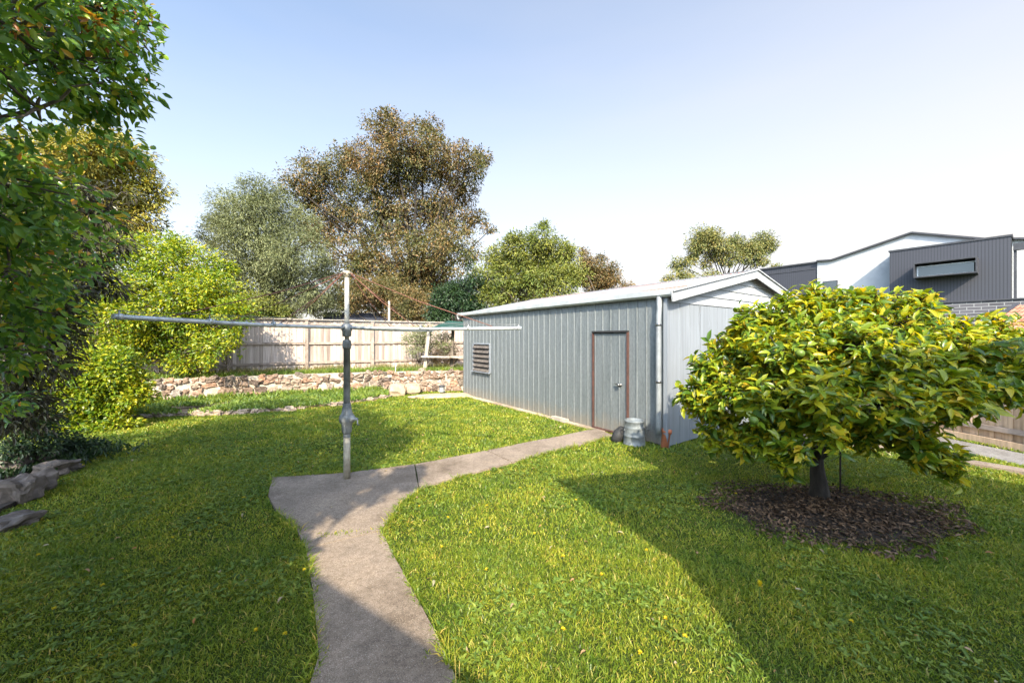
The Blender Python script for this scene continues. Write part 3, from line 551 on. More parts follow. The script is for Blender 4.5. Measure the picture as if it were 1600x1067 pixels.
cap.build('cap', M['pipebuff'], hoist)
hub = MB(); hub.lathe([(.04, -.11), (.052, -.10), (.052, -.045), (.062, -.03), (.062, .03), (.045, .04), (.04, .05)], hp(0, 0, HZ), 16); hub.build('hub', M['pipedark'], hoist)
RL = 2.2; ar = math.atan2(.131, .461)
tips = []
for k, (dx, dy, tz, m_) in enumerate(((-.131, -.461, .02, 'galv'), (.461, -.131, -.02, 'galv'), (-.461, .131, .10, 'pipedark'), (.131, .461, .0, 'galv'))):  # far left arm's darker pipe colour stands in for its shade
    L = math.hypot(dx, dy); ux, uy = dx/L, dy/L; e = hp(ux*RL, uy*RL, HZ+tz); tips.append((ux, uy, tz))
    a_ = MB(); n_ = 6; a_.tube([hp(ux*.04, uy*.04, HZ).lerp(e, i/n_)-Vector((0, 0, .012*math.sin(math.pi*i/n_))) for i in range(n_+1)], .0185, 12); arm = a_.build('arm', M[m_], hoist)
    for q_ in (.45, .72, .985):
        c = hp(ux*.04, uy*.04, HZ).lerp(e, q_); MB().tube([c-Vector((ux, uy, 0))*.012, c+Vector((ux, uy, 0))*.012], .023, 12).add([], []).build('collar', M['galv'], arm)
        MB().tube([c, c+Vector((0, 0, .045))], .006, 6).build('line_hook', M['chrome'], arm)
    for q_ in ((.42, .85) if k != 0 else (.42, .85)):
        c = hp(0, 0, HZ).lerp(e, q_)+Vector((0, 0, .02)); t0 = hp(ux*.05, uy*.05, TOP); MB().tube([t0, t0.lerp(c, .5)+Vector((0, 0, -.03)), c], .0045, 6).build('stay', M['rust'], hoist)
order = [0, 1, 3, 2]
wire_m = simple('line_wire', (.25, .26, .26), (.4, .4, .4), 8, .5, .4)
for q_ in (.985, .72):
    wr = MB()
    for i in range(4):
        a, b_ = tips[order[i]], tips[order[(i+1) % 4]]
        pa = hp(a[0]*RL*q_, a[1]*RL*q_, HZ+a[2]*q_+.04); pb = hp(b_[0]*RL*q_, b_[1]*RL*q_, HZ+b_[2]*q_+.04)
        wr.tube([pa, pa.lerp(pb, .5)-Vector((0, 0, .02)), pb], .0018, 5)
    wr.build('line', wire_m, hoist)

# ================================================================ FENCES
def paling_fence(name, A, B, z, hgt, material, label, side, posts, cap=True, width=.10, rails=(.22, .92, 1.6), top_face=1):
    A = Vector(A); B = Vector(B); d = (B-A).normalized(); L = (B-A).length; n = Vector((d.y, -d.x, 0))*side
    t = thing(name, A+Vector((0, 0, z)), label, 'fence'); pl = MB(); s = 0; i = 0
    while s < L-.02:
        w2 = min(width*random.uniform(.94, 1.05), L-s); hh = hgt+random.uniform(-.008, .008)-(0.0 if cap else .0); c = A+d*(s+w2/2)-n*(.022*(i % 2)); c.z = z+hh/2
        a = Vector((0, 0, 1))+d*random.gauss(0, .004); pl.box(c, (w2*(1.12 if i % 2 else .97), .014, hh), (d, n, a.normalized())); s += w2; i += 1
    pl.build('palings', material, t)
    for r in rails: MB().bar(A+n*.03+Vector((0, 0, z+r)), B+n*.03+Vector((0, 0, z+r)), .045, .075).build('rail', M['rail'], t)
    for s in posts: c = A+d*s+n*.055; MB().bar(c+Vector((0, 0, z-.15)), c+Vector((0, 0, z+hgt-.02)), .10, .10, n).build('post', M['rail'], t)
    if cap: MB().bar(A+n*.02+Vector((0, 0, z+hgt+.02)), B+n*.02+Vector((0, 0, z+hgt+.02)), .14, .03).build('capping', M['oldwood'], t)
    return t
fl0 = G(359, 583, .65); fl1 = P(628, 563, 14.0); fl1.z = 0; fl0.z = 0; fd_ = (fl1-fl0).normalized()
A_ = fl0-fd_*7.5; B_ = fl0+fd_*12.0
def fs_at(px): r = (px-800)/F; return (A_.x-r*A_.y)/(r*fd_.y-fd_.x)
sp_ = fs_at(479)-fs_at(359); posts = [fs_at(359)+k*sp_ for k in range(-3, 5) if 0 < fs_at(359)+k*sp_ < 19]
paling_fence('back_fence', A_, B_, TZ-.02, 1.72, M['paling'], 'long weathered grey paling fence behind the stone retaining wall', 1, posts, rails=(.30, .95, 1.56))
fA = SC+fdir*(SW+.1); paling_fence('side_fence', Vector((fA.x+.1, fA.y, 0)), Vector((8.75, .3, 0)), .0, 1.55, M['paling2'], 'warm brown paling fence behind the citrus tree along the driveway', 1, [1.5, 3.9, 6.3], False, rails=(.28, 1.2))
MB().bar(Vector((fA.x+.04, fA.y, .06)), Vector((8.69, .3, .06)), .03, .12).build('plinth_board', M['paling2'], bpy.data.objects['side_fence'])

# ================================================================ STONE WALL
def stone(mb, c, rx, ry, rz_, ax, seed, sub=2, rough=.16, n=5):
    """irregular boulder from a subdivided cube pushed to a superellipsoid"""
    vs = {}; V_ = []; Fs = []
    def vid(i, j, k):
        if (i, j, k) not in vs:
            p = Vector((i/(n-1)*2-1, j/(n-1)*2-1, k/(n-1)*2-1)); q = p.normalized()*.62+p*.38*.9
            q = q*(1+rough*mnoise.noise(q*1.7+Vector((seed*3.1, seed, 0)))*2+(rough*.35*mnoise.noise(q*4.5+Vector((seed, 0, seed*2)))+rough*.5*abs(mnoise.noise(q*2.6+Vector((0, seed, 3)))) if n > 5 else 0)); vs[(i, j, k)] = len(V_); V_.append(Vector(c)+ax[0]*q.x*rx+ax[1]*q.y*ry+ax[2]*q.z*rz_)
        return vs[(i, j, k)]
    for a in range(n-1):
        for b in range(n-1):
            for f in (0, n-1):
                q1 = [vid(f, a, b), vid(f, a+1, b), vid(f, a+1, b+1), vid(f, a, b+1)]; q2 = [vid(a, f, b), vid(a, f, b+1), vid(a+1, f, b+1), vid(a+1, f, b)]; q3 = [vid(a, b, f), vid(a+1, b, f), vid(a+1, b+1, f), vid(a, b+1, f)]
                if f == 0: q1, q2, q3 = q1[::-1], q2[::-1], q3[::-1]
                Fs += [q1, q2, q3]
    mb.add(V_, Fs, False)
wall = thing('retaining_wall', wall_line[2], 'low retaining wall of brown fieldstones set in pale mortar', 'stone wall')
mo = MB(); stn = MB(); seed = 0; Z3 = Vector((0, 0, 1))
for a, b_ in zip(wall_line[:-1], wall_line[1:]):
    d = (b_-a).normalized(); n = Vector((d.y, -d.x, 0)); L = (b_-a).length
    mo.box((a+b_)/2+n*.02+Vector((0, 0, .32)), (L+.06, .26, .66), (d, -n, Z3))
    s = 0.
    rows = [(.0, .20), (.20, .19), (.39, .15), (.54, .14)]
    for z0, hr in rows:
        s = random.uniform(-.1, 0)
        while s < L:
            w2 = random.uniform(.12, .36); zc = z0+hr/2+random.gauss(0, .018); seed += 1
            if random.random() < .93:
                t_ = random.gauss(0, .25); ax_ = (d*math.cos(t_)+Z3*math.sin(t_), -n, Z3*math.cos(t_)-d*math.sin(t_)); stone(stn, a+d*(s+w2/2)+n*.13+Vector((0, 0, zc)), w2/2*.98, random.uniform(.06, .12), hr/2*random.uniform(.8, 1.25), ax_, seed, rough=.34)
            s += w2
mo.build('mortar', M['mortar'], wall); stn.build('stones', M['stone'], wall)
# stump-like upright rock and cut step blocks
def rock(name, c, rx, ry, rz_, material, label, cat, rot=0, group=None, rough=.2):
    m_ = MB(); stone(m_, Vector(c), rx, ry, rz_, (Vector((math.cos(rot), math.sin(rot), 0)), Vector((-math.sin(rot), math.cos(rot), 0)), Z3), random.random()*50, rough=rough, n=9)
    return tag(m_.build(name, material), label, cat, group)
c = G(521, 614); c.y -= .15; sm = MB(); sm.tube([c+Vector((0, 0, -.05)), c+Vector((.01, 0, .15)), c+Vector((-.02, 0, .35)), c+Vector((-.02, 0, .56))], [.36, .27, .25, .26], 14)
for i, v in enumerate(sm.v):
    v = Vector(v); q = v-c; a = math.atan2(q.y, q.x); k = 1+.16*math.sin(a*7)+.1*mnoise.noise(Vector((a*2, q.z*4, 0))); sm.v[i] = (c.x+q.x*k, c.y+q.y*k, v.z+(.05*mnoise.noise(q*6) if q.z > .4 else 0))
tag(sm.build('tree_stump', simple('stump_wood', (.24, .15, .10), (.45, .33, .24), 9, .9, bmp=.7, stretch=(1, 1, .2))), 'weathered reddish tree stump against the stone retaining wall', 'stump')
blk = simple('sandstone', (.28, .20, .13), (.44, .34, .23), 6, .9, bmp=.5)
for k, (px, py, sx_, hz) in enumerate(((617, 620, .30, .34), (640, 617, .34, .30))):
    c = G(px, py); b3 = MB(); stone(b3, c+Vector((0, .25, hz/2)), sx_*.9, .28, hz*.6, (Vector((.96, .28, 0)), Vector((-.28, .96, 0)), Z3), 60+k, rough=.07)
    tag(b3.build('stone_block', blk), ['buff sandstone block with orange face stepping up the stone wall', 'paler sandstone block next to wall, right neighbour of the orange faced block'][k], 'stone block')
c = G(665, 623); rock('flat_stone', c+Vector((.4, .3, .02)), .95, .3, .07, blk, 'long flat paving stone at the foot of the sunny retaining wall', 'paving stone', .25, rough=.1)
c = G(690, 616); pc = MB(); pc.lathe([(0, 0), (.085, 0), (.088, .01), (.085, .15), (.09, .155), (.09, .17), (.0, .17)], c+Vector((0, .05, .07)), 18); can = thing('paint_tin', c+Vector((0, .05, .07)), 'small white paint tin with dark lid below the wall near the shed', 'tin')
pc.build('tin', M['whitepaint'], can); MB().lathe([(.092, .15), (.095, .155), (.095, .19), (.08, .2), (0, .2)], c+Vector((0, .05, .07)), 18).build('lid', M['darktrim'], can)
c = P(618, 588, 11.9); tpz = MB(); tpz.tube([Vector((c.x, c.y, .3)), Vector((c.x, c.y, .95))], .012, 8); tpz.tube([Vector((c.x, c.y, .93)), Vector((c.x-.03, c.y-.08, .93)), Vector((c.x-.03, c.y-.10, .88))], .012, 8)
tap = thing('garden_tap', Vector((c.x, c.y, .3)), 'thin standpipe garden tap rising in front of the retaining wall', 'tap'); tpz.build('standpipe', M['galv'], tap); MB().bar(Vector((c.x-.04, c.y, .975)), Vector((c.x+.04, c.y, .975)), .015, .015).build('handle', M['rust'], tap)
# edging stones along the lower bed
edge = [G(x, y) for x, y in bed_px]; tot = 0
for a, b_ in zip(edge[:-1], edge[1:]):
    L = (b_-a).length; s = 0
    while s < L:
        w2 = random.uniform(.16, .34); p = a.lerp(b_, min(1, (s+w2/2)/L))
        if random.random() < .85:
            rock('edging_stone', p+Vector((random.gauss(0, .03), random.gauss(0, .03), .035)), w2/2, random.uniform(.07, .11), random.uniform(.05, .08), M['stone'], 'rough brown stone in the low row edging the garden bed above the lawn', 'edging stone', random.uniform(-.3, .5), 'rough stones edging the lower garden bed', .25)
        s += w2
# big rocks in the left corner bed
RL_ = [(82, 745, .34, .26, .14, 'broad flat grey rock jutting onto the lawn at the left corner bed'), (55, 735, .26, .24, .20, 'reddish grey rock behind the broad flat one in the left bed'), (44, 775, .26, .22, .18, 'squat blocky rock between the flat rock and the left picture edge'),
       (18, 790, .24, .22, .22, 'dark upright rock at the left picture edge beside the lawn'), (8, 830, .22, .2, .10, 'low pale rock at the left edge nearest the viewer'), (10, 748, .22, .22, .22, 'mossy brown rock set back under the left shrubs')]
for px, py, a, b_, c_, lab in RL_: rock('boulder', G(px-8, py)+Vector((0, .1, c_*.35)), a*.62, b_*.7, c_*.8, M['greystone'], lab, 'rock', random.uniform(-.5, .8), rough=.28)

# ---- timber stand with green cover by the shed end
gs0 = P(664, 580, 12.6); st = thing('garden_stand', Vector((gs0.x, gs0.y, TZ)), 'rustic timber bench stand with green canvas cover beside the shed end', 'stand')
def sp3(px, py, Y): return P(px, py, Y)
pa = sp3(663, 581, 12.6); pb = sp3(671, 512, 12.6); MB().bar(Vector((pa.x, pa.y, TZ-.1)), pb, .11, .09, Vector((0, 1, 0))).build('post', M['oldwood'], st)
pa2 = sp3(705, 580, 13.0); pb2 = sp3(708, 512, 13.0); MB().bar(Vector((pa2.x, pa2.y, TZ-.1)), pb2, .10, .09, Vector((0, 1, 0))).build('post', M['bark'], st)
MB().bar(sp3(658, 557, 12.5), sp3(726, 558, 12.9), .34, .045).build('plank', M['oldwood'], st)
MB().bar(sp3(707, 573, 12.95), sp3(715, 560, 12.95), .05, .05).build('brace', M['bark'], st)
MB().bar(sp3(666, 573, 12.6), sp3(675, 560, 12.6), .05, .05).build('brace', M['bark'], st)
cv = MB(); q = [sp3(664, 516, 12.3), sp3(729, 513, 12.6), sp3(727, 503, 13.1), sp3(700, 501, 13.1)]; cv.add(q+[v-Vector((0, 0, .03)) for v in q], [(0, 1, 2, 3), (7, 6, 5, 4), (0, 4, 5, 1), (1, 5, 6, 2), (2, 6, 7, 3), (3, 7, 4, 0)]); cv.build('canvas_cover', M['green'], st)

# ================================================================ PLANTS
# citrus tree
def tree(name, label, root, fork, blobs, clumps, per, clump_r, L, W, leaf, bark, r0, cat='tree', group=None, twigs=60, **kw):
    t = thing(name, Vector(root), label, cat, group); o, cc, bi = foliage('crown', blobs, clumps, per, clump_r, L, W, M[leaf], t, **kw)
    limbs(root, fork, blobs, cc, bi, r0, M[bark], t, twigs=twigs); return t, cc, bi
cr = G(1280, 782)
cb = [(1300, 490, 45, -.1), (1240, 500, 50, -.1), (1180, 545, 50, .0), (1120, 600, 38, .0), (1085, 620, 28, .1), (1230, 560, 60, -.5), (1330, 550, 65, -.6), (1420, 510, 48, -.2), (1390, 570, 60, -.7), (1470, 560, 55, -.6), (1540, 560, 55, -.7), (1590, 590, 45, -.8),
      (1130, 655, 24, -.1), (1200, 625, 50, -.5), (1290, 620, 55, -.9), (1380, 630, 55, -.9), (1460, 620, 55, -.9), (1530, 610, 45, -.8), (1225, 690, 20, -.7), (1430, 680, 34, -.8), (1475, 715, 26, -.9), (1490, 742, 17, -.9), (1440, 712, 24, -.9), (1400, 670, 35, -.5), (1640, 560, 50, -.7), (1560, 520, 35, -.3), (1350, 485, 30, .3), (1200, 600, 50, .5), (1300, 560, 70, .6), (1400, 560, 60, .7), (1160, 510, 16, -.1), (1360, 470, 20, -.1), (1140, 545, 34, .1), (1180, 500, 28, .1), (1100, 575, 26, .1), (1150, 620, 38, -.3), (1340, 480, 34, .1), (1410, 480, 30, .1), (1450, 520, 40, -.1), (1260, 650, 40, -.6), (1330, 660, 36, -.6), (1150, 690, 14, -.2), (1500, 520, 26, -.2), (1440, 478, 22, -.1), (1270, 465, 22, 0), (1190, 525, 22, 0), (1230, 740, 11, -.65), (1215, 715, 17, -.65), (1190, 690, 22, -.5), (1105, 672, 15, 0), (1250, 700, 20, -.8), (1145, 668, 20, -.2), (1110, 640, 28, 0), (1118, 690, 18, 0), (1160, 700, 20, -.3), (1235, 712, 20, -.7), (1300, 685, 24, -.9), (1355, 690, 22, -.7), (1205, 665, 30, -.4)]
cblobs = pxblobs([(a, b, c_*.84, d) for a, b, c_, d in cb], cr.y)
ct = thing('citrus_tree', cr, 'low spreading citrus tree with glossy yellow green leaves on the right lawn', 'tree')
# whorls of leaves at twig tips
B = np.array([list(b[0]) for b in cblobs]); R = np.array([b[1] for b in cblobs]); nt_ = 5000; wt = R**2/np.sum(R**2); bi = rng.choice(len(B), nt_, p=wt)
d = rnd_dir(nt_); inner = rng.random(nt_) < .25; tipp = B[bi]+d*(R[bi]*np.where(inner, rng.uniform(.3, .8, nt_), rng.uniform(.82, 1.1, nt_)+np.where(rng.random(nt_) < .12, rng.uniform(.1, .35, nt_), 0)))[:, None]*np.array([1, 1, .9])
td = unit(d+np.array([0, 0, .55])); td[d[:, 2] < -.2] = unit(d[d[:, 2] < -.2]+np.array([0, 0, -.5])); per = 7
tpt = np.repeat(tipp, per, 0); tdd = np.repeat(td, per, 0); rd = rnd_dir(nt_*per); rd = unit(rd-tdd*np.sum(rd*tdd, 1, keepdims=True)); along_ = rng.uniform(-.10, .03, nt_*per)[:, None]
LD = unit(tdd*rng.uniform(.2, 1.0, (nt_*per, 1))+rd*.9-np.array([0, 0, .12])); LN = tdd+np.array([0, -.5, .8])+rng.normal(0, .45, (nt_*per, 3)); s = rng.uniform(.4, 1.2, nt_*per)*np.repeat(rng.uniform(.65, 1.15, nt_), per)
leaves('crown', tpt+tdd*along_, LD, LN, .115*s, .050*s, M['citrus'], ct, True, .16, .14)
limbs(cr, cr+Vector((-.02, 0, .50)), [cblobs[i] for i in (1, 3, 8, 10, 14, 24, 26, 16)], tipp, bi, .095, M['barkdark'], ct, twigs=700, wob=.15, allb=cblobs)
for k, (px, py) in enumerate(((1178, 657), (1250, 552), (1300, 535), (1187, 590))):
    fr_ = MB(); pt = P(px, py, 3.15 if k != 3 else 3.6); fr_.lathe([(0, -.035), (.018, -.031), (.031, -.018), (.036, 0), (.031, .018), (.018, .031), (0, .035)], pt, 14); fr_.build('fruit', simple('green_fruit', (.06, .11, .015), (.12, .17, .02), 12, .45) if k == 0 else bpy.data.materials['green_fruit'], ct)
sk = G(1313, 775); stk = MB(); stk.tube([sk, sk+Vector((0, 0, .55))], .010, 6); tag(stk.build('garden_stake', M['barkdark']), 'thin dark stake standing in the mulch beside the citrus trunk', 'stake')
# litter in the mulch and on the lawn
n = 4200; a = rng.uniform(0, 2*math.pi, n); r_ = rng.random(n)**.6*1.22*(1+.12*np.sin(a*3+1)+.1*np.sin(a*7)); xs = mulch_c.x+np.cos(a)*r_*mulch_r[0]; ys = mulch_c.y+np.sin(a)*r_*mulch_r[1]
D = np.stack([rng.normal(size=n), rng.normal(size=n), rng.normal(size=n)*.35], 1); Nn = np.tile([0, 0, 1.], (n, 1))+rng.normal(0, .5, (n, 3)); s = rng.uniform(.5, 1.2, n)
tag(leaves('leaf_litter', np.stack([xs, ys, rng.uniform(.02, .05, n)+.03*np.clip(1-r_, 0, 1)], 1), D, Nn, .048*s, .022*s, M['litter'], None, True, .3, .2), 'brown fallen leaves and bark mulch under the citrus tree', 'leaf litter', kind='stuff')
x, y, _, _ = grass_zone(260, 1.5, 8, 0, 0, -1.3, 1.3); k = keep_lawn(x, y) | (rng.random(len(x)) < .15) & ~inpoly(x, y, shed_poly); x, y = x[k], y[k]; n = len(x); s = rng.uniform(.4, 1.2, n)
tag(leaves('fallen_leaves', np.stack([x, y, np.full(n, .04)], 1), np.stack([rng.normal(size=n), rng.normal(size=n), rng.normal(size=n)*.2], 1), np.tile([0, 0, 1.], (n, 1))+rng.normal(0, .3, (n, 3)), .045*s, .022*s, M['dryleaf'], None, True, .25, .2), 'scattered dry leaves lying on the lawn and path', 'dry leaves', kind='stuff')

# dandelions
def dandelion(loc, hgt, first=None):
    if first is None:
        t = thing('dandelion', (0, 0, 0), 'small yellow dandelion flower open low in the lawn', 'flower', 'yellow dandelions dotted over the lawn')
        n = 34; a = rng.uniform(0, 2*math.pi, n); D = np.stack([np.cos(a), np.sin(a), rng.uniform(.1, 1.5, n)], 1)
        o = leaves('petals', np.tile([0, 0, hgt], (n, 1)), D, np.tile([0, 0, 1.], (n, 1)), .016, .006, M['petal'], t); MB().tube([(0, 0, 0), (.004, 0, hgt*.5), (0, 0, hgt)], .0018, 5).build('stalk', M['stalk'], t)
        t.location = loc; return t
    c = copy_tree(first); c.location = loc; c.rotation_euler = (0, 0, random.uniform(0, 6)); return c
dpx = [(270, 851), (310, 820), (130, 735), (265, 686), (190, 740), (240, 790), (380, 786), (85, 965), (60, 880), (445, 1010), (475, 905), (350, 720), (700, 820), (735, 843), (690, 868), (760, 800), (812, 770), (880, 880), (940, 910), (1010, 870), (1070, 1010), (880, 1000), (760, 905), (540, 690), (1040, 980), (1150, 780), (1330, 985), (1000, 1040), (210, 1030), (160, 930), (400, 1000), (655, 800), (835, 845), (900, 790)]
fd = None
for q in dpx:
    v = G(*q); v.z = .020+random.uniform(-.01, .01)
    o = dandelion(v, .045, fd); fd = fd or o
tl = dandelion(Vector((0, 0, 0)), .045, fd); v = G(1187, 955); tl.location = v; tl.scale = (1.2, 1.2, 3.6); tl['label'] = 'tallest dandelion with a long bare stalk in the shaded right lawn'

# ---- near tree on the left (big glossy leaves), crown also spreads behind the viewer's left
lroot = Vector((-4.6, 1.3, .1))
lb_px = [(10, 40, 150, 0), (120, 30, 110, .3), (170, 90, 60, .6), (205, 120, 30, .7), (60, 170, 120, .1), (145, 180, 36, .6), (200, 175, 22, .7), (10, 290, 120, .1), (50, 290, 60, .5), (10, 420, 85, .3), (40, 480, 42, .6), (-10, 540, 75, .6), (0, 630, 50, 1.2), (215, 60, 28, .6), (160, 20, 60, .5), (205, 15, 30, .6), (-150, 250, 200, 0), (-120, 480, 160, .3), (45, 360, 55, .5), (215, 75, 16, .6), (235, 70, 9, .6), (228, 150, 12, .7), (246, 180, 7, .7), (232, 40, 12, .6), (205, 235, 14, .7), (190, 205, 20, .7), (80, 90, 90, .3), (150, 130, 60, .5)]
lblobs = pxblobs([(a, b, c_*.85, d_) for a, b, c_, d_ in lb_px], 2.25)
lblobs += [(Vector(v), r) for v, r in [((-2.5, 1.0, 3.6), .55), ((-2.1, 1.5, 3.98), .40), ((-2.9, .4, 3.0), .7), ((-2.6, -.4, 3.3), .7), ((-3.4, .2, 2.2), .8), ((-3.2, 1.6, 4.4), .75), ((-3.0, -1.0, 2.4), .7), ((-3.6, -.6, 3.9), .9), ((-3.9, 2.6, 4.4), .8), ((-2.2, .3, 3.9), .5), ((-2.05, -.6, 2.9), .4), ((-4.6, 2.0, 3.6), 1.0), ((-4.6, 3.0, 2.6), .9), ((-2.55, 1.4, 4.1), .45), ((-3.6, 2.8, 4.4), .5)]]
lt = thing('lilly_pilly_tree', lroot, 'tall glossy leaved tree filling the left edge with reddish leaf tips at top', 'tree')
o, cc, bi = foliage('crown', lblobs, 1700, 19, .17, .078, .037, M['lilly'], lt, hi=True, droop=.3, upn=.6, jit=.6, inner=.3, lump=.12)
limbs(lroot, lroot+Vector((.2, .4, 1.5)), [b for b in lblobs if b[1] > .3], cc, bi, .11, M['bark'], lt, twigs=450, wob=.12, allb=lblobs)

sroot = Vector((-3.6, -.3, 0)); sbl = [(Vector(v), r) for v, r in [((-2.0, 1.1, 3.8), .42), ((-2.1, .3, 3.2), .36), ((-2.05, -.5, 3.75), .38), ((-2.0, -.3, 3.3), .3), ((-2.5, .1, 2.7), .6), ((-3.3, .0, 3.4), .7), ((-4.2, .2, 4.2), .8), ((-4.2, .0, 2.8), .8), ((-3.3, -.1, 1.9), .6), ((-2.5, -.1, 1.75), .5), ((-5.0, .4, 3.6), .8), ((-4.4, 0., 1.6), .6), ((-3.6, .0, 4.2), .6), ((-4.7, .3, 4.8), .7), ((-3.7, 0, 2.6), .6), ((-5.3, .2, 2.8), .7), ((-2.05, .05, 2.5), .28), ((-2.1, 0, 2.2), .4), ((-2.0, -.1, 1.7), .3)]]
stt = thing('hedge_tree', sroot, 'dense glossy tree behind and left of the viewer shading the left lawn', 'tree')
o, cc, bi = foliage('crown', sbl, 2000, 22, .22, .13, .065, M['lilly'], stt, droop=.4, upn=.9, inner=.55, lump=.1)
limbs(sroot, sroot+Vector((.2, 0, 1.2)), sbl, cc, bi, .10, M['bark'], stt, twigs=60)

M['newleaf'] = leafmat('new_leaf', [(.45, .12, .05), (.60, .25, .06), (.55, .45, .06)], None, .35, .4)
foliage('new_leaves', pxblobs([(205, 45, 12, .6), (235, 80, 7, .6), (150, 40, 9, .3), (40, 42, 10, 0), (170, 15, 10, .5), (145, 170, 7, .5), (225, 25, 6, .6)], 2.25), 26, 9, .07, .07, .026, M['newleaf'], lt, hi=True, droop=.5)
# ---- plum coloured shrub behind it
pr_ = Vector((-6.6, 4.6, 0)); pb_ = pxblobs([(a, b, c_*.85, d_) for a, b, c_, d_ in [(125, 300, 26, 0), (160, 340, 30, .2), (115, 380, 45, 0), (140, 430, 26, 0), (70, 450, 50, -.3), (75, 520, 34, -.2), (40, 560, 55, -.4), (60, 340, 60, 0), (20, 640, 45, -.4), (30, 500, 60, -.3), (190, 300, 16, .2), (180, 385, 16, .1), (175, 450, 14, .1)]], 4.7)
tree('plum_tree', 'dark purple leaved tree with drooping sprays behind the left glossy tree', pr_, pr_+Vector((0, 0, 1.3)), pb_, 520, 24, .2, .09, .024, 'plum', 'barkdark', .07, twigs=300, hi=False, droop=.75, upn=.6, jit=.4)
# ---- shade loving shrub at foot
q = pxblobs([(a, b, c_*.8, d_) for a, b, c_, d_ in [(25, 650, 40, 0), (60, 690, 28, 0), (15, 705, 30, -.2), (100, 690, 20, .4), (130, 695, 18, .6), (-20, 620, 50, 0), (60, 660, 30, .3)]], 4.9)
tree('shade_shrub', 'dark leafy low shrub above the rocks in the left corner bed', G(40, 735), G(40, 735)+Vector((0, 0, .15)), q, 420, 16, .12, .06, .028, 'deep', 'barkdark', .03, 'shrub', twigs=80, hi=False, droop=.3)
q = along([G(0, 742)+Vector((0, -.1, 0)), G(70, 728)], 190, .28, .06); tuft_field('corner_ground_cover', q, .10, .03, 16, M['deep'], 'low dark ground cover spilling over rocks of the left corner bed')
# ---- lime shrubs
def soil(px, py, z=0): return G(px, py, z)
bs = pxblobs([(a, b, c_*.88, d_) for a, b, c_, d_ in [(245, 400, 46, 0), (195, 425, 50, -.2), (300, 420, 50, 0), (340, 455, 42, -.5), (150, 450, 42, -.2), (368, 488, 24, -.8), (240, 470, 62, -.4), (320, 505, 48, -.2), (180, 500, 58, -.4), (115, 520, 45, -.4), (295, 560, 30, 0), (335, 545, 30, -.6), (240, 530, 45, 0), (270, 385, 24, .2), (372, 520, 16, -.7), (310, 575, 16, 0), (130, 560, 40, -.3), (300, 470, 45, -.3), (350, 420, 14, .1), (210, 385, 22, .1)]], 10.3)
tree('lime_green_shrub', 'large rounded bright lime green shrub above the left end of stone wall', Vector((-9.3, 10.5, .6)), Vector((-9.2, 10.4, 1.2)), bs, 1900, 26, .21, .085, .046, 'lime', 'bark', .10, 'shrub', twigs=200, droop=.15, upn=1.2)
bs = pxblobs([(a, b, c_*.88, d_) for a, b, c_, d_ in [(175, 590, 42, 0), (130, 605, 50, -.1), (80, 600, 48, -.2), (65, 650, 34, -.3), (108, 665, 26, -.3), (212, 598, 22, .1), (175, 628, 32, 0), (40, 610, 40, -.3), (215, 620, 18, 0), (135, 655, 30, .1), (170, 650, 24, .1), (90, 680, 22, 0), (130, 675, 22, -.3), (150, 685, 22, -.4), (118, 692, 18, -.5), (188, 668, 22, -.2), (165, 690, 14, -.4), (150, 560, 26, 0), (190, 560, 22, 0)]], 7.3)
tree('low_lime_shrub', 'low spreading lime green shrub at the lawn edge below the large rounded one', Vector((-9.0, 7.6, 0)), Vector((-9.0, 7.6, .3)), bs, 1100, 24, .16, .075, .042, 'lime', 'bark', .05, 'shrub', twigs=150, droop=.15, upn=1.2, zmin=.05)
# ---- trees beyond the fence
def back_tree(name, label, px_base, Y, lst, leaf, bark, clumps, per, cr_, L, W, r0, forkz=.35, cat='tree', scale=.9, **kw):
    bl = pxblobs([(a[0], a[1], a[2]*scale) for a in lst], Y, dy=max(a[2] for a in lst)/F*Y*.7)
    root = P(px_base, HY, Y); root.z = .5 if Y < 34 else 0; top = max(b[0].z for b in bl); fork = root+Vector((0, 0, (top-root.z)*forkz)); kw.setdefault('twigs', 160)
    return tree(name, label, root, fork, bl, clumps, per, cr_, L, W, leaf, bark, r0, cat, **kw)
back_tree('pepper_tree', 'yellowish green tree rising behind the dark plum leaves at upper left', 150, 14, [(190, 250, 42), (228, 300, 30), (150, 300, 50), (212, 340, 34), (130, 240, 42), (100, 340, 55), (60, 260, 60), (175, 360, 40), (165, 215, 26), (60, 420, 60), (100, 470, 50), (40, 350, 70)], 'yellowgum', 'bark', 2200, 28, .33, .15, .06, .22, inner=.35)
back_tree('olive_tree', 'soft grey green olive tree beyond the paling fence', 430, 17, [(405, 305, 32), (365, 325, 34), (432, 330, 34), (345, 372, 30), (400, 385, 60), (455, 395, 52), (430, 450, 55), (480, 455, 42), (370, 425, 38), (505, 475, 28), (420, 490, 35), (395, 345, 45), (350, 470, 30), (470, 350, 26), (340, 345, 18), (360, 490, 25), (455, 505, 20), (505, 425, 20)], 'olive', 'barkdark', 2900, 28, .33, .13, .035, .22, droop=.35)
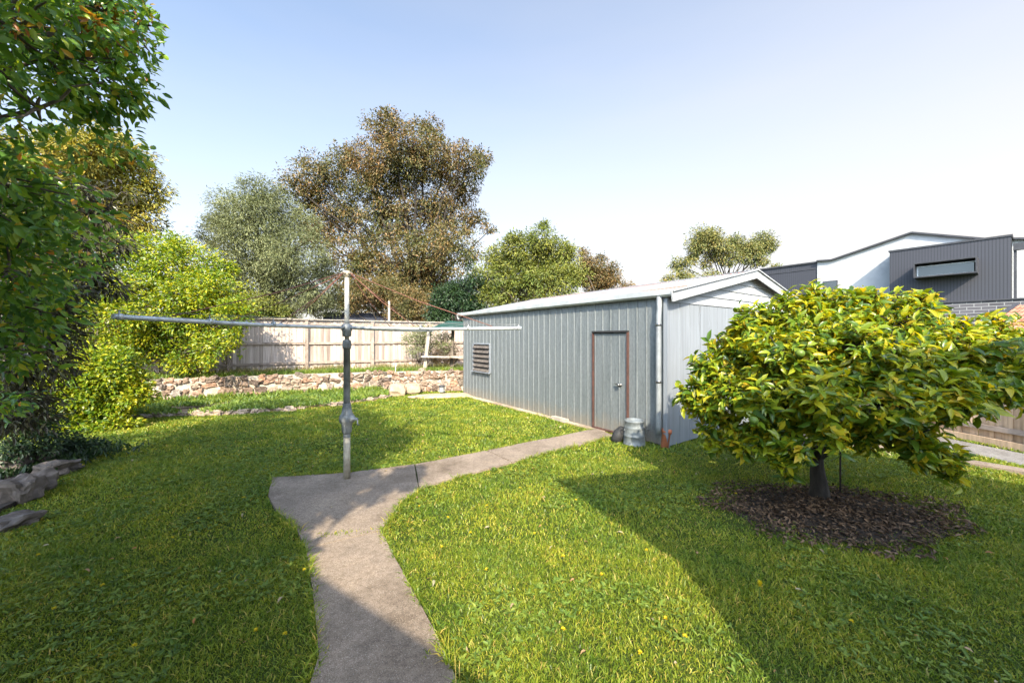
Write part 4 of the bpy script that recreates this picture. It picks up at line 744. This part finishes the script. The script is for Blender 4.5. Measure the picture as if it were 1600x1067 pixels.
back_tree('rusty_tree', 'largest tree with rusty brown olive foliage and bare limbs behind the fence', 650, 21, [(600, 200, 30), (612, 185, 15), (648, 235, 50), (570, 270, 55), (500, 270, 36), (458, 288, 24), (690, 255, 40), (735, 262, 32), (752, 245, 16), (520, 335, 52), (600, 330, 62), (680, 330, 60), (742, 345, 20), (765, 360, 12), (700, 390, 48), (640, 410, 62), (560, 410, 55), (490, 370, 26), (600, 465, 42), (680, 440, 38), (640, 470, 40), (555, 470, 35), (480, 305, 22), (545, 245, 22), (670, 200, 22), (625, 260, 48), (720, 300, 26), (525, 460, 25), (475, 262, 12), (720, 230, 14)], 'brown', 'barkdark', 4300, 24, .37, .16, .07, .27, forkz=.22, inner=.30, twigs=400, scale=.84, lump=.3)
back_tree('broadleaf_tree', 'rounded mid green tree behind the left half of shed roof', 830, 18, [(848, 372, 22), (820, 395, 36), (782, 405, 28), (868, 405, 34), (800, 445, 42), (860, 445, 42), (898, 430, 20), (760, 435, 26), (765, 470, 32), (850, 352, 8), (885, 395, 14), (805, 372, 12), (830, 430, 40)], 'midgreen', 'bark', 1500, 24, .33, .16, .055, .2)
back_tree('russet_hedge_tree', 'smaller russet tipped tree right of the rounded green tree behind roof', 935, 22, [(915, 405, 12), (925, 425, 20), (950, 432, 18), (975, 445, 10), (935, 445, 22), (905, 430, 18), (960, 418, 7), (912, 390, 6), (940, 405, 8)], 'redtip', 'bark', 650, 22, .28, .15, .05, .15)
back_tree('dark_evergreen', 'dark evergreen bush between rusty tree and shed roof', 712, 17, [(700, 465, 24), (728, 470, 22), (738, 440, 14), (690, 490, 22), (745, 492, 20), (735, 415, 6), (715, 450, 12)], 'deep', 'barkdark', 600, 24, .3, .13, .055, .12, cat='bush')
back_tree('understorey_bush', 'olive green bush just above the fence top under the rusty tree', 600, 18, [(560, 450, 24), (640, 470, 28), (600, 455, 22), (655, 495, 18), (625, 495, 16), (545, 480, 12), (690, 500, 14)], 'brown', 'barkdark', 620, 22, .3, .12, .04, .1, cat='bush')
back_tree('leafy_bush', 'pale green bush between lime shrub and olive tree behind the fence', 400, 15.5, [(395, 470, 16), (415, 480, 20), (375, 480, 18), (440, 492, 14), (395, 495, 18)], 'midgreen', 'bark', 330, 22, .25, .12, .05, .08, cat='bush')
back_tree('gum_tree', 'distant gum tree with separate rounded leaf clumps above the shed roof ridge', 1135, 52, [(1098, 374, 17), (1112, 372, 12), (1090, 388, 9), (1060, 412, 8), (1078, 410, 6), (1150, 380, 11), (1160, 390, 6), (1192, 378, 13), (1200, 386, 8), (1185, 396, 6), (1126, 404, 8), (1103, 412, 6), (1141, 407, 7), (1194, 408, 5), (1112, 432, 8), (1045, 438, 7), (1062, 426, 5), (1213, 420, 5), (1080, 428, 4), (1170, 398, 5), (1145, 394, 8), (1128, 385, 9), (1172, 388, 9), (1085, 400, 8), (1115, 393, 11), (1162, 402, 8), (1178, 410, 7), (1070, 432, 6)], 'gum', 'barkdark', 900, 22, .8, .36, .13, .24, forkz=.5, inner=.2, scale=.9, flat=.8, lump=.5)
# bush at the fence beside the stand, with bare stems
bl = pxblobs([(650, 525, 16), (665, 535, 14), (645, 545, 12), (690, 530, 14), (700, 545, 10), (668, 515, 12), (635, 530, 8)], 13.2, .25)
tree('fence_bush', 'grey green bush with many bare stems against the fence beside timber stand', P(655, 572, 13.3), P(655, 566, 13.3), bl, 190, 18, .16, .07, .03, 'olive', 'bark', .05, 'bush', twigs=140)
bl = pxblobs([(690, 545, 14), (712, 550, 10), (700, 565, 10), (680, 560, 10)], 13.9, .15)
tree('dry_shrub', 'dry reddish twiggy shrub behind the bench plank of timber stand', P(695, 575, 13.9), P(695, 570, 13.9), bl, 160, 16, .14, .09, .014, 'redtip', 'bark', .03, 'bush', twigs=160)
tx = P(608, 500, 17.2); tpl = MB(); tpl.tube([Vector((tx.x, tx.y, .5)), P(608, 470, 17.2)], [.07, .05], 8); tag(tpl.build('pale_post', M['oldwood']), 'pale weathered post rising behind the fence under the rusty tree', 'post')

# ================================================================ HOUSES BEYOND
def gable_house(name, label, c, L, Wd, hw, hr, rz, wallm, roofm):
    t = thing(name, Vector((c[0], c[1], 0)), label, 'house'); d = Vector((math.cos(rz), math.sin(rz), 0)); n = Vector((-d.y, d.x, 0)); c = Vector((c[0], c[1], 0)); z = Z3
    w_ = MB(); P4 = [c-d*L/2-n*Wd/2, c+d*L/2-n*Wd/2, c+d*L/2+n*Wd/2, c-d*L/2+n*Wd/2]; w_.add(P4+[p+z*hw for p in P4]+[c-d*L/2+z*(hr-.05), c+d*L/2+z*(hr-.05)], [(0, 1, 5, 4), (1, 2, 6, 9, 5), (2, 3, 7, 6), (3, 0, 4, 8, 7)]); w_.build('wall', wallm, t)
    r = MB()
    for sg in (-1, 1):
        e0 = c-d*(L/2+.4)+n*sg*(Wd/2+.4)+z*(hw-.1); e1 = c+d*(L/2+.4)+n*sg*(Wd/2+.4)+z*(hw-.1); r0_ = c-d*(L/2+.4)+z*hr; r1_ = c+d*(L/2+.4)+z*hr; r.add([e0, e1, r1_, r0_]+[v-z*.12 for v in (e0, e1, r1_, r0_)], [(0, 1, 2, 3), (7, 6, 5, 4), (0, 4, 5, 1), (0, 3, 7, 4), (1, 5, 6, 2)])
    r.build('roof', roofm, t); return t
c = P(712, 470, 30); gable_house('neighbour_house', 'distant house roof peeping between trees left of the shed', (c.x, c.y), 4, 6, 5.0, 6.45, .3, M['whitepaint'], simple('far_roof', (.30, .27, .25), (.42, .38, .35), 3, .8))
c = P(565, 495, 18.6); gable_house('neighbour_shed', 'dark low neighbouring shed roof just above the paling fence', (c.x, c.y), 2.6, 2, 2.4, 2.95, .45, M['darktrim'], simple('navy_roof', (.03, .035, .05), (.05, .055, .075), 4, .6))

# modern two-storey house: local frame x along facade (towards right and nearer), y inwards, z up
HB = Vector(((1390-800)/F*24, 24, 0)); hd_ = Vector((.58, -.815, 0)).normalized(); hin = Vector((.815, .58, 0))
house = thing('modern_house', HB, 'modern two storey house in white render and dark cladding behind the citrus tree', 'house', rz=math.atan2(hd_.y, hd_.x))
def fp(px, py, off=0.0):
    """facade-local (s, z) of a photo point on the facade plane moved outwards by off"""
    b = HB-hin*off; r = (px-800)/F; s = (b.x-r*b.y)/(r*hd_.y-hd_.x); Y = b.y+hd_.y*s; return s, H+(HY-py)/F*Y
def loc(s, o, z): return Vector((s, -o, z))
def hbuild(mb, name, m_, parent=None):
    me = bpy.data.meshes.new(name); me.from_pydata(mb.v, [], mb.f); me.materials.append(m_); o = bpy.data.objects.new(name, me); C.objects.link(o); o.parent = parent or house; return o
def slab(poly, o0, o1):
    """extruded polygon in the facade plane; o = outwards offset front/back"""
    n = len(poly); m_ = MB(); m_.add([loc(s, o1, z) for s, z in poly]+[loc(s, o0, z) for s, z in poly], [tuple(range(n)), tuple(range(2*n-1, n-1, -1))]+[(i, n+i, n+(i+1) % n, (i+1) % n) for i in range(n)]); return m_
wl = [fp(1277, 640), fp(1277, 409), fp(1300, 407.5), fp(1425, 365), fp(1540, 375)]; s_r = fp(1540, 375)[0]; wl = [(wl[0][0], 0)]+wl[1:]+[(s_r+3.0, wl[-1][1]-.6), (s_r+3.0, 0)]
hbuild(slab(wl, -7, 0), 'white_wall', M['render'])
tr = MB()
for (s0, z0), (s1, z1) in zip(wl[1:-1], wl[2:-1]):
    tr.bar(loc(s0, -3.4, z0+.04), loc(s1, -3.4, z1+.04), 7.2, .10, Z3)
hbuild(tr, 'parapet_cap', M['darktrim'])
dk = [(fp(1130, 430)[0], 0), fp(1130, 429.5), fp(1277, 410.5), (fp(1277, 409)[0]-.0, 0)]; wing = hbuild(slab(dk, -6, -.06), 'cladding_wing', M['darkclad']); tr = MB(); tr.bar(loc(dk[1][0]-.1, -3, dk[1][1]+.05), loc(dk[2][0], -3, dk[2][1]+.05), 6.1, .10, Z3); hbuild(tr, 'wing_cap', M['darktrim']); tr = MB(); tr.bar(loc(dk[1][0], -.04, dk[1][1]-.42), loc(dk[2][0], -.04, dk[2][1]-.42), .03, .05, Z3); hbuild(tr, 'flashing', M['darktrim'])
OD = 1.3; b0, b1 = fp(1390, 394, OD), fp(1580, 369.5, OD); zt_ = (b0[1]+b1[1])/2; zb_ = fp(1480, 473, OD)[1]
s0, s1 = b0[0], b1[0]; wa, wb = fp(1434, 418, OD), fp(1527, 420, OD); wz1, wz0 = fp(1480, 411, OD)[1], fp(1480, 431, OD)[1]
for nm, poly in (('cladding_box', None),):
    bx = MB()
    for q in ([(s0, zb_), (s1, zb_), (s1, wz0), (s0, wz0)], [(s0, wz1), (s1, wz1), (s1, zt_), (s0, zt_)], [(s0, wz0), (wa[0], wz0), (wa[0], wz1), (s0, wz1)], [(wb[0], wz0), (s1, wz0), (s1, wz1), (wb[0], wz1)]):
        t_ = slab(q, .003, OD); bx.add(t_.v, t_.f)
    hbuild(bx, nm, M['darkclad'])
tr = MB(); tr.bar(loc(s0-.05, OD/2, zt_+.05), loc(s1+.05, OD/2, zt_+.05), OD+.1, .10, Z3); hbuild(tr, 'box_cap', M['darktrim'])
wf = MB(); hp_ = 1.0
for q in ([(wa[0]-.05, wz1), (wb[0]+.05, wz1), (wb[0]+.05, wz1+.07), (wa[0]-.05, wz1+.07)], [(wa[0]-.05, wz0-.07), (wb[0]+.05, wz0-.07), (wb[0]+.05, wz0), (wa[0]-.05, wz0)], [(wa[0]-.05, wz0), (wa[0], wz0), (wa[0], wz1), (wa[0]-.05, wz1)], [(wb[0], wz0), (wb[0]+.05, wz0), (wb[0]+.05, wz1), (wb[0], wz1)]):
    t_ = slab(q, OD-.1, OD+hp_); wf.add(t_.v, t_.f)
win = hbuild(wf, 'hooded_window', simple('window_hood', (.025, .025, .03), (.045, .045, .05), 4, .5))
def glassmat():
    m, nt, p = mat('window_glass'); p.inputs['Base Color'].default_value = (.03, .035, .04, 1); p.inputs['Roughness'].default_value = .05; p.inputs['Specular IOR Level'].default_value = .9; return m
M['glass'] = glassmat()
hbuild(slab([(wa[0]+.08, wz0+.06), (wb[0]-.08, wz0+.06), (wb[0]-.08, wz1-.16), (wa[0]+.08, wz1-.16)], OD-.3, OD+.45), 'pane', M['glass'], win)
fr2 = MB()
for q in ([(wa[0]+.02, wz1-.16), (wb[0]-.02, wz1-.16), (wb[0]-.02, wz1-.10), (wa[0]+.02, wz1-.10)], [(wa[0]+.02, wz0+.02), (wa[0]+.08, wz0+.02), (wa[0]+.08, wz1-.16), (wa[0]+.02, wz1-.16)], [(wa[0]+.08, wz0+.02), (wb[0]-.08, wz0+.02), (wb[0]-.08, wz0+.06), (wa[0]+.08, wz0+.06)]):
    t_ = slab(q, OD-.3, OD+.50); fr2.add(t_.v, t_.f)
hbuild(fr2, 'window_frame', M['galv'], win)
a, b_ = fp(1286, 440), fp(1309, 465); w2_ = hbuild(slab([(a[0], b_[1]-1), (b_[0], b_[1]-1), (b_[0], a[1]), (a[0], a[1])], -.1, .03), 'window', M['darktrim']); hbuild(slab([(a[0]+.06, b_[1]-.9), (b_[0]-.06, b_[1]-.9), (b_[0]-.06, a[1]-.06), (a[0]+.06, a[1]-.06)], -.1, .036), 'pane', M['glass'], w2_)
a, b_ = fp(1197, 443), fp(1213, 460); w2_ = hbuild(slab([(a[0], b_[1]-1), (b_[0], b_[1]-1), (b_[0], a[1]), (a[0], a[1])], -.2, .04), 'window', M['darktrim']); hbuild(slab([(a[0]+.06, b_[1]-.9), (b_[0]-.06, b_[1]-.9), (b_[0]-.06, a[1]-.06), (a[0]+.06, a[1]-.06)], -.2, .046), 'pane', M['glass'], w2_)
# brick storey, flush a little in front of the cladding
BD = OD+.12; k0 = s0-.6; k1 = s1+3.2; hbuild(slab([(k0, 0), (k1, 0), (k1, zb_-.02), (k0, zb_-.02)], .003, BD), 'brick_wall', M['brick']); tr = MB(); tr.bar(loc(k0-.05, BD/2, zb_+.02), loc(k1+.05, BD/2, zb_+.02), BD+.14, .07, Z3); hbuild(tr, 'brick_cap', M['darktrim'])
dq = MB(); dq.bar(loc(s1+.12, OD-.25, zb_), loc(s1+.12, OD-.25, zt_-.7), .1, .1, Vector((0, 1, 0))); dq.box(loc(s1+.25, OD-.25, zt_-.55), (.38, .3, .35)); hbuild(dq, 'rainwater_head', M['darktrim'])

# tiled roof of a low neighbouring garage at the right edge
tg = thing('tiled_garage', Vector((15.2, 11.0, 0)), 'low garage with terracotta tiled roof at the right edge behind the citrus tree', 'garage')
a0 = P(1500, 540, 11.5); a1 = P(1760, 575, 9.0); r0v = P(1590, 478, 14.5); r1v = P(1850, 470, 11.5); zz = a0.z; a1.z = zz; r1v.z = r0v.z
tl_ = MB(); nx, ny = 26, 9
for i in range(nx):
    for j in range(ny):
        def q(u, v, h): e = a0.lerp(a1, u); r = r0v.lerp(r1v, u); return e.lerp(r, v)+Vector((0, 0, h))
        u0, u1, v0_, v1_ = i/nx, (i+.97)/nx, j/ny, (j+1.05)/ny; um = (u0+u1)/2
        tl_.add([q(u0, v0_, .03), q(um, v0_, .075), q(u1, v0_, .03), q(u1, v1_, .0), q(um, v1_, .045), q(u0, v1_, .0), q(u0, v0_, .0), q(u1, v0_, .0)], [(0, 1, 4, 5), (1, 2, 3, 4), (6, 7, 2, 1, 0)])
tl_.build('roof', M['tile'], tg); fb = MB(); fb.bar(a0-Vector((0, 0, .06)), a1-Vector((0, 0, .06)), .05, .16); fb.bar(a0, r0v+Vector((0, 0, .05)), .12, .14); fb.build('fascia', M['darktrim'], tg)
wg = MB(); pts_ = [a0+Vector((.25, .15, 0)), a1+Vector((-.1, .3, 0)), r1v, r0v]; wg.add([Vector((p_.x, p_.y, 0)) for p_ in pts_]+[Vector((p_.x, p_.y, (zz if k < 2 else r0v.z)-.14)) for k, p_ in enumerate(pts_)], [(0, 1, 5, 4), (1, 2, 6, 5), (2, 3, 7, 6), (3, 0, 4, 7)]); wg.build('wall', M['brick'], tg)

# ================================================================ BEHIND THE VIEWER (casts the shade across the yard)
e_d = Vector((.437, -.9, 0)).normalized(); e_f = Vector((.97, .235, 0)).normalized(); eh = 4.5; cn = Vector((.554+.16, 4.63-eh/.75, 0))
own = thing('weatherboard_house', cn, 'weatherboard house behind the viewer whose eave shades the right lawn', 'house')
hwm = simple('cream_boards', (.6, .58, .52), (.7, .68, .62), 3, .7); LW, LD2 = 8.5, 4.9
q4 = [cn+e_d*.5+e_f*.5, cn+e_d*.5+e_f*(LD2-.5), cn+e_d*(LW-.5)+e_f*(LD2-.5), cn+e_d*(LW-.5)+e_f*.5]; wmb = MB(); wmb.add([v for v in q4]+[v+Z3*(eh-.1) for v in q4], [(0, 1, 5, 4), (1, 2, 6, 5), (2, 3, 7, 6), (3, 0, 4, 7)]); wmb.build('wall', hwm, own)
rmb = MB(); c4 = [cn, cn+e_f*LD2, cn+e_f*LD2+e_d*LW, cn+e_d*LW]; mid0 = cn+e_f*LD2/2+e_d*2.4; mid1 = cn+e_f*LD2/2+e_d*(LW-2.4)
rmb.add([v+Z3*eh for v in c4]+[mid0+Z3*(eh+1.1), mid1+Z3*(eh+1.1)]+[v+Z3*(eh-.12) for v in c4], [(0, 1, 4), (1, 2, 5, 4), (2, 3, 5), (3, 0, 4, 5), (0, 6, 7, 1), (1, 7, 8, 2), (2, 8, 9, 3), (3, 9, 6, 0), (9, 8, 7, 6)]); rmb.build('roof', M['tile'], own)
caster = thing('gable_caster', (-1.5, -1.9, 0), 'unseen added gabled hut behind the viewer beside the left tree', 'caster'); hx, hy0, hy1, hz_ = -1.49, -1.5, -3.6, 3.26  # unseen gable added to cast the slanted shadow on the near path
sl2 = .71*.75/1.05*1.0; xl_, xr_ = hx-1.6, hx+1.75
hm2 = MB(); hm2.add([(xl_+.15, hy0-.1, 0), (xr_-.15, hy0-.1, 0), (xr_-.15, hy0-.1, hz_-(xr_-hx)*sl2), (hx, hy0-.1, hz_-.04), (xl_+.15, hy0-.1, hz_-(hx-xl_)*sl2), (xl_+.15, hy1, 0), (xr_-.15, hy1, 0), (xr_-.15, hy1, hz_-(xr_-hx)*sl2), (hx, hy1, hz_-.04), (xl_+.15, hy1, hz_-(hx-xl_)*sl2)], [(0, 1, 2, 3, 4), (9, 8, 7, 6, 5), (0, 4, 9, 5), (1, 6, 7, 2)]); hm2.build('wall', hwm, caster)
hr_ = MB()
for sg, xe in ((-1, xl_), (1, xr_)): hr_.bar(Vector(((hx+xe)/2-0, hy0, 0)), Vector(((hx+xe)/2, hy1, 0)), .01, .01) if False else hr_.add([(hx, hy0, hz_), (hx, hy1-.1, hz_), (xe, hy1-.1, hz_-abs(xe-hx)*sl2), (xe, hy0, hz_-abs(xe-hx)*sl2), (hx, hy0, hz_+.04), (hx, hy1-.1, hz_+.04), (xe, hy1-.1, hz_+.04-abs(xe-hx)*sl2), (xe, hy0, hz_+.04-abs(xe-hx)*sl2)], [(0, 1, 2, 3), (4, 7, 6, 5), (0, 3, 7, 4), (1, 5, 6, 2), (3, 2, 6, 7)])
hr_.build('roof', M['darktrim'], caster)
sb = [(Vector(v), r) for v, r in [((-1.30, -.95, 4.05), .12), ((-1.15, -.95, 4.3), .14), ((-1.62, -1, 4.15), .13), ((-1.9, -1.0, 3.85), .18), ((-1.35, -1, 3.85), .10), ((-1.75, -.95, 4.4), .10), ((-2.1, -1, 4.15), .22), ((-1.05, -.95, 4.05), .07), ((-1.6, -1., 3.62), .06)]]
tree('sapling', 'slender sapling behind the viewer whose leaves shade the concrete', Vector((-1.52, -1.0, 0)), Vector((-1.5, -1.0, 3.4)), sb, 200, 14, .085, .09, .055, 'citrus', 'bark', .022, twigs=30)
print('built', len(bpy.data.objects))
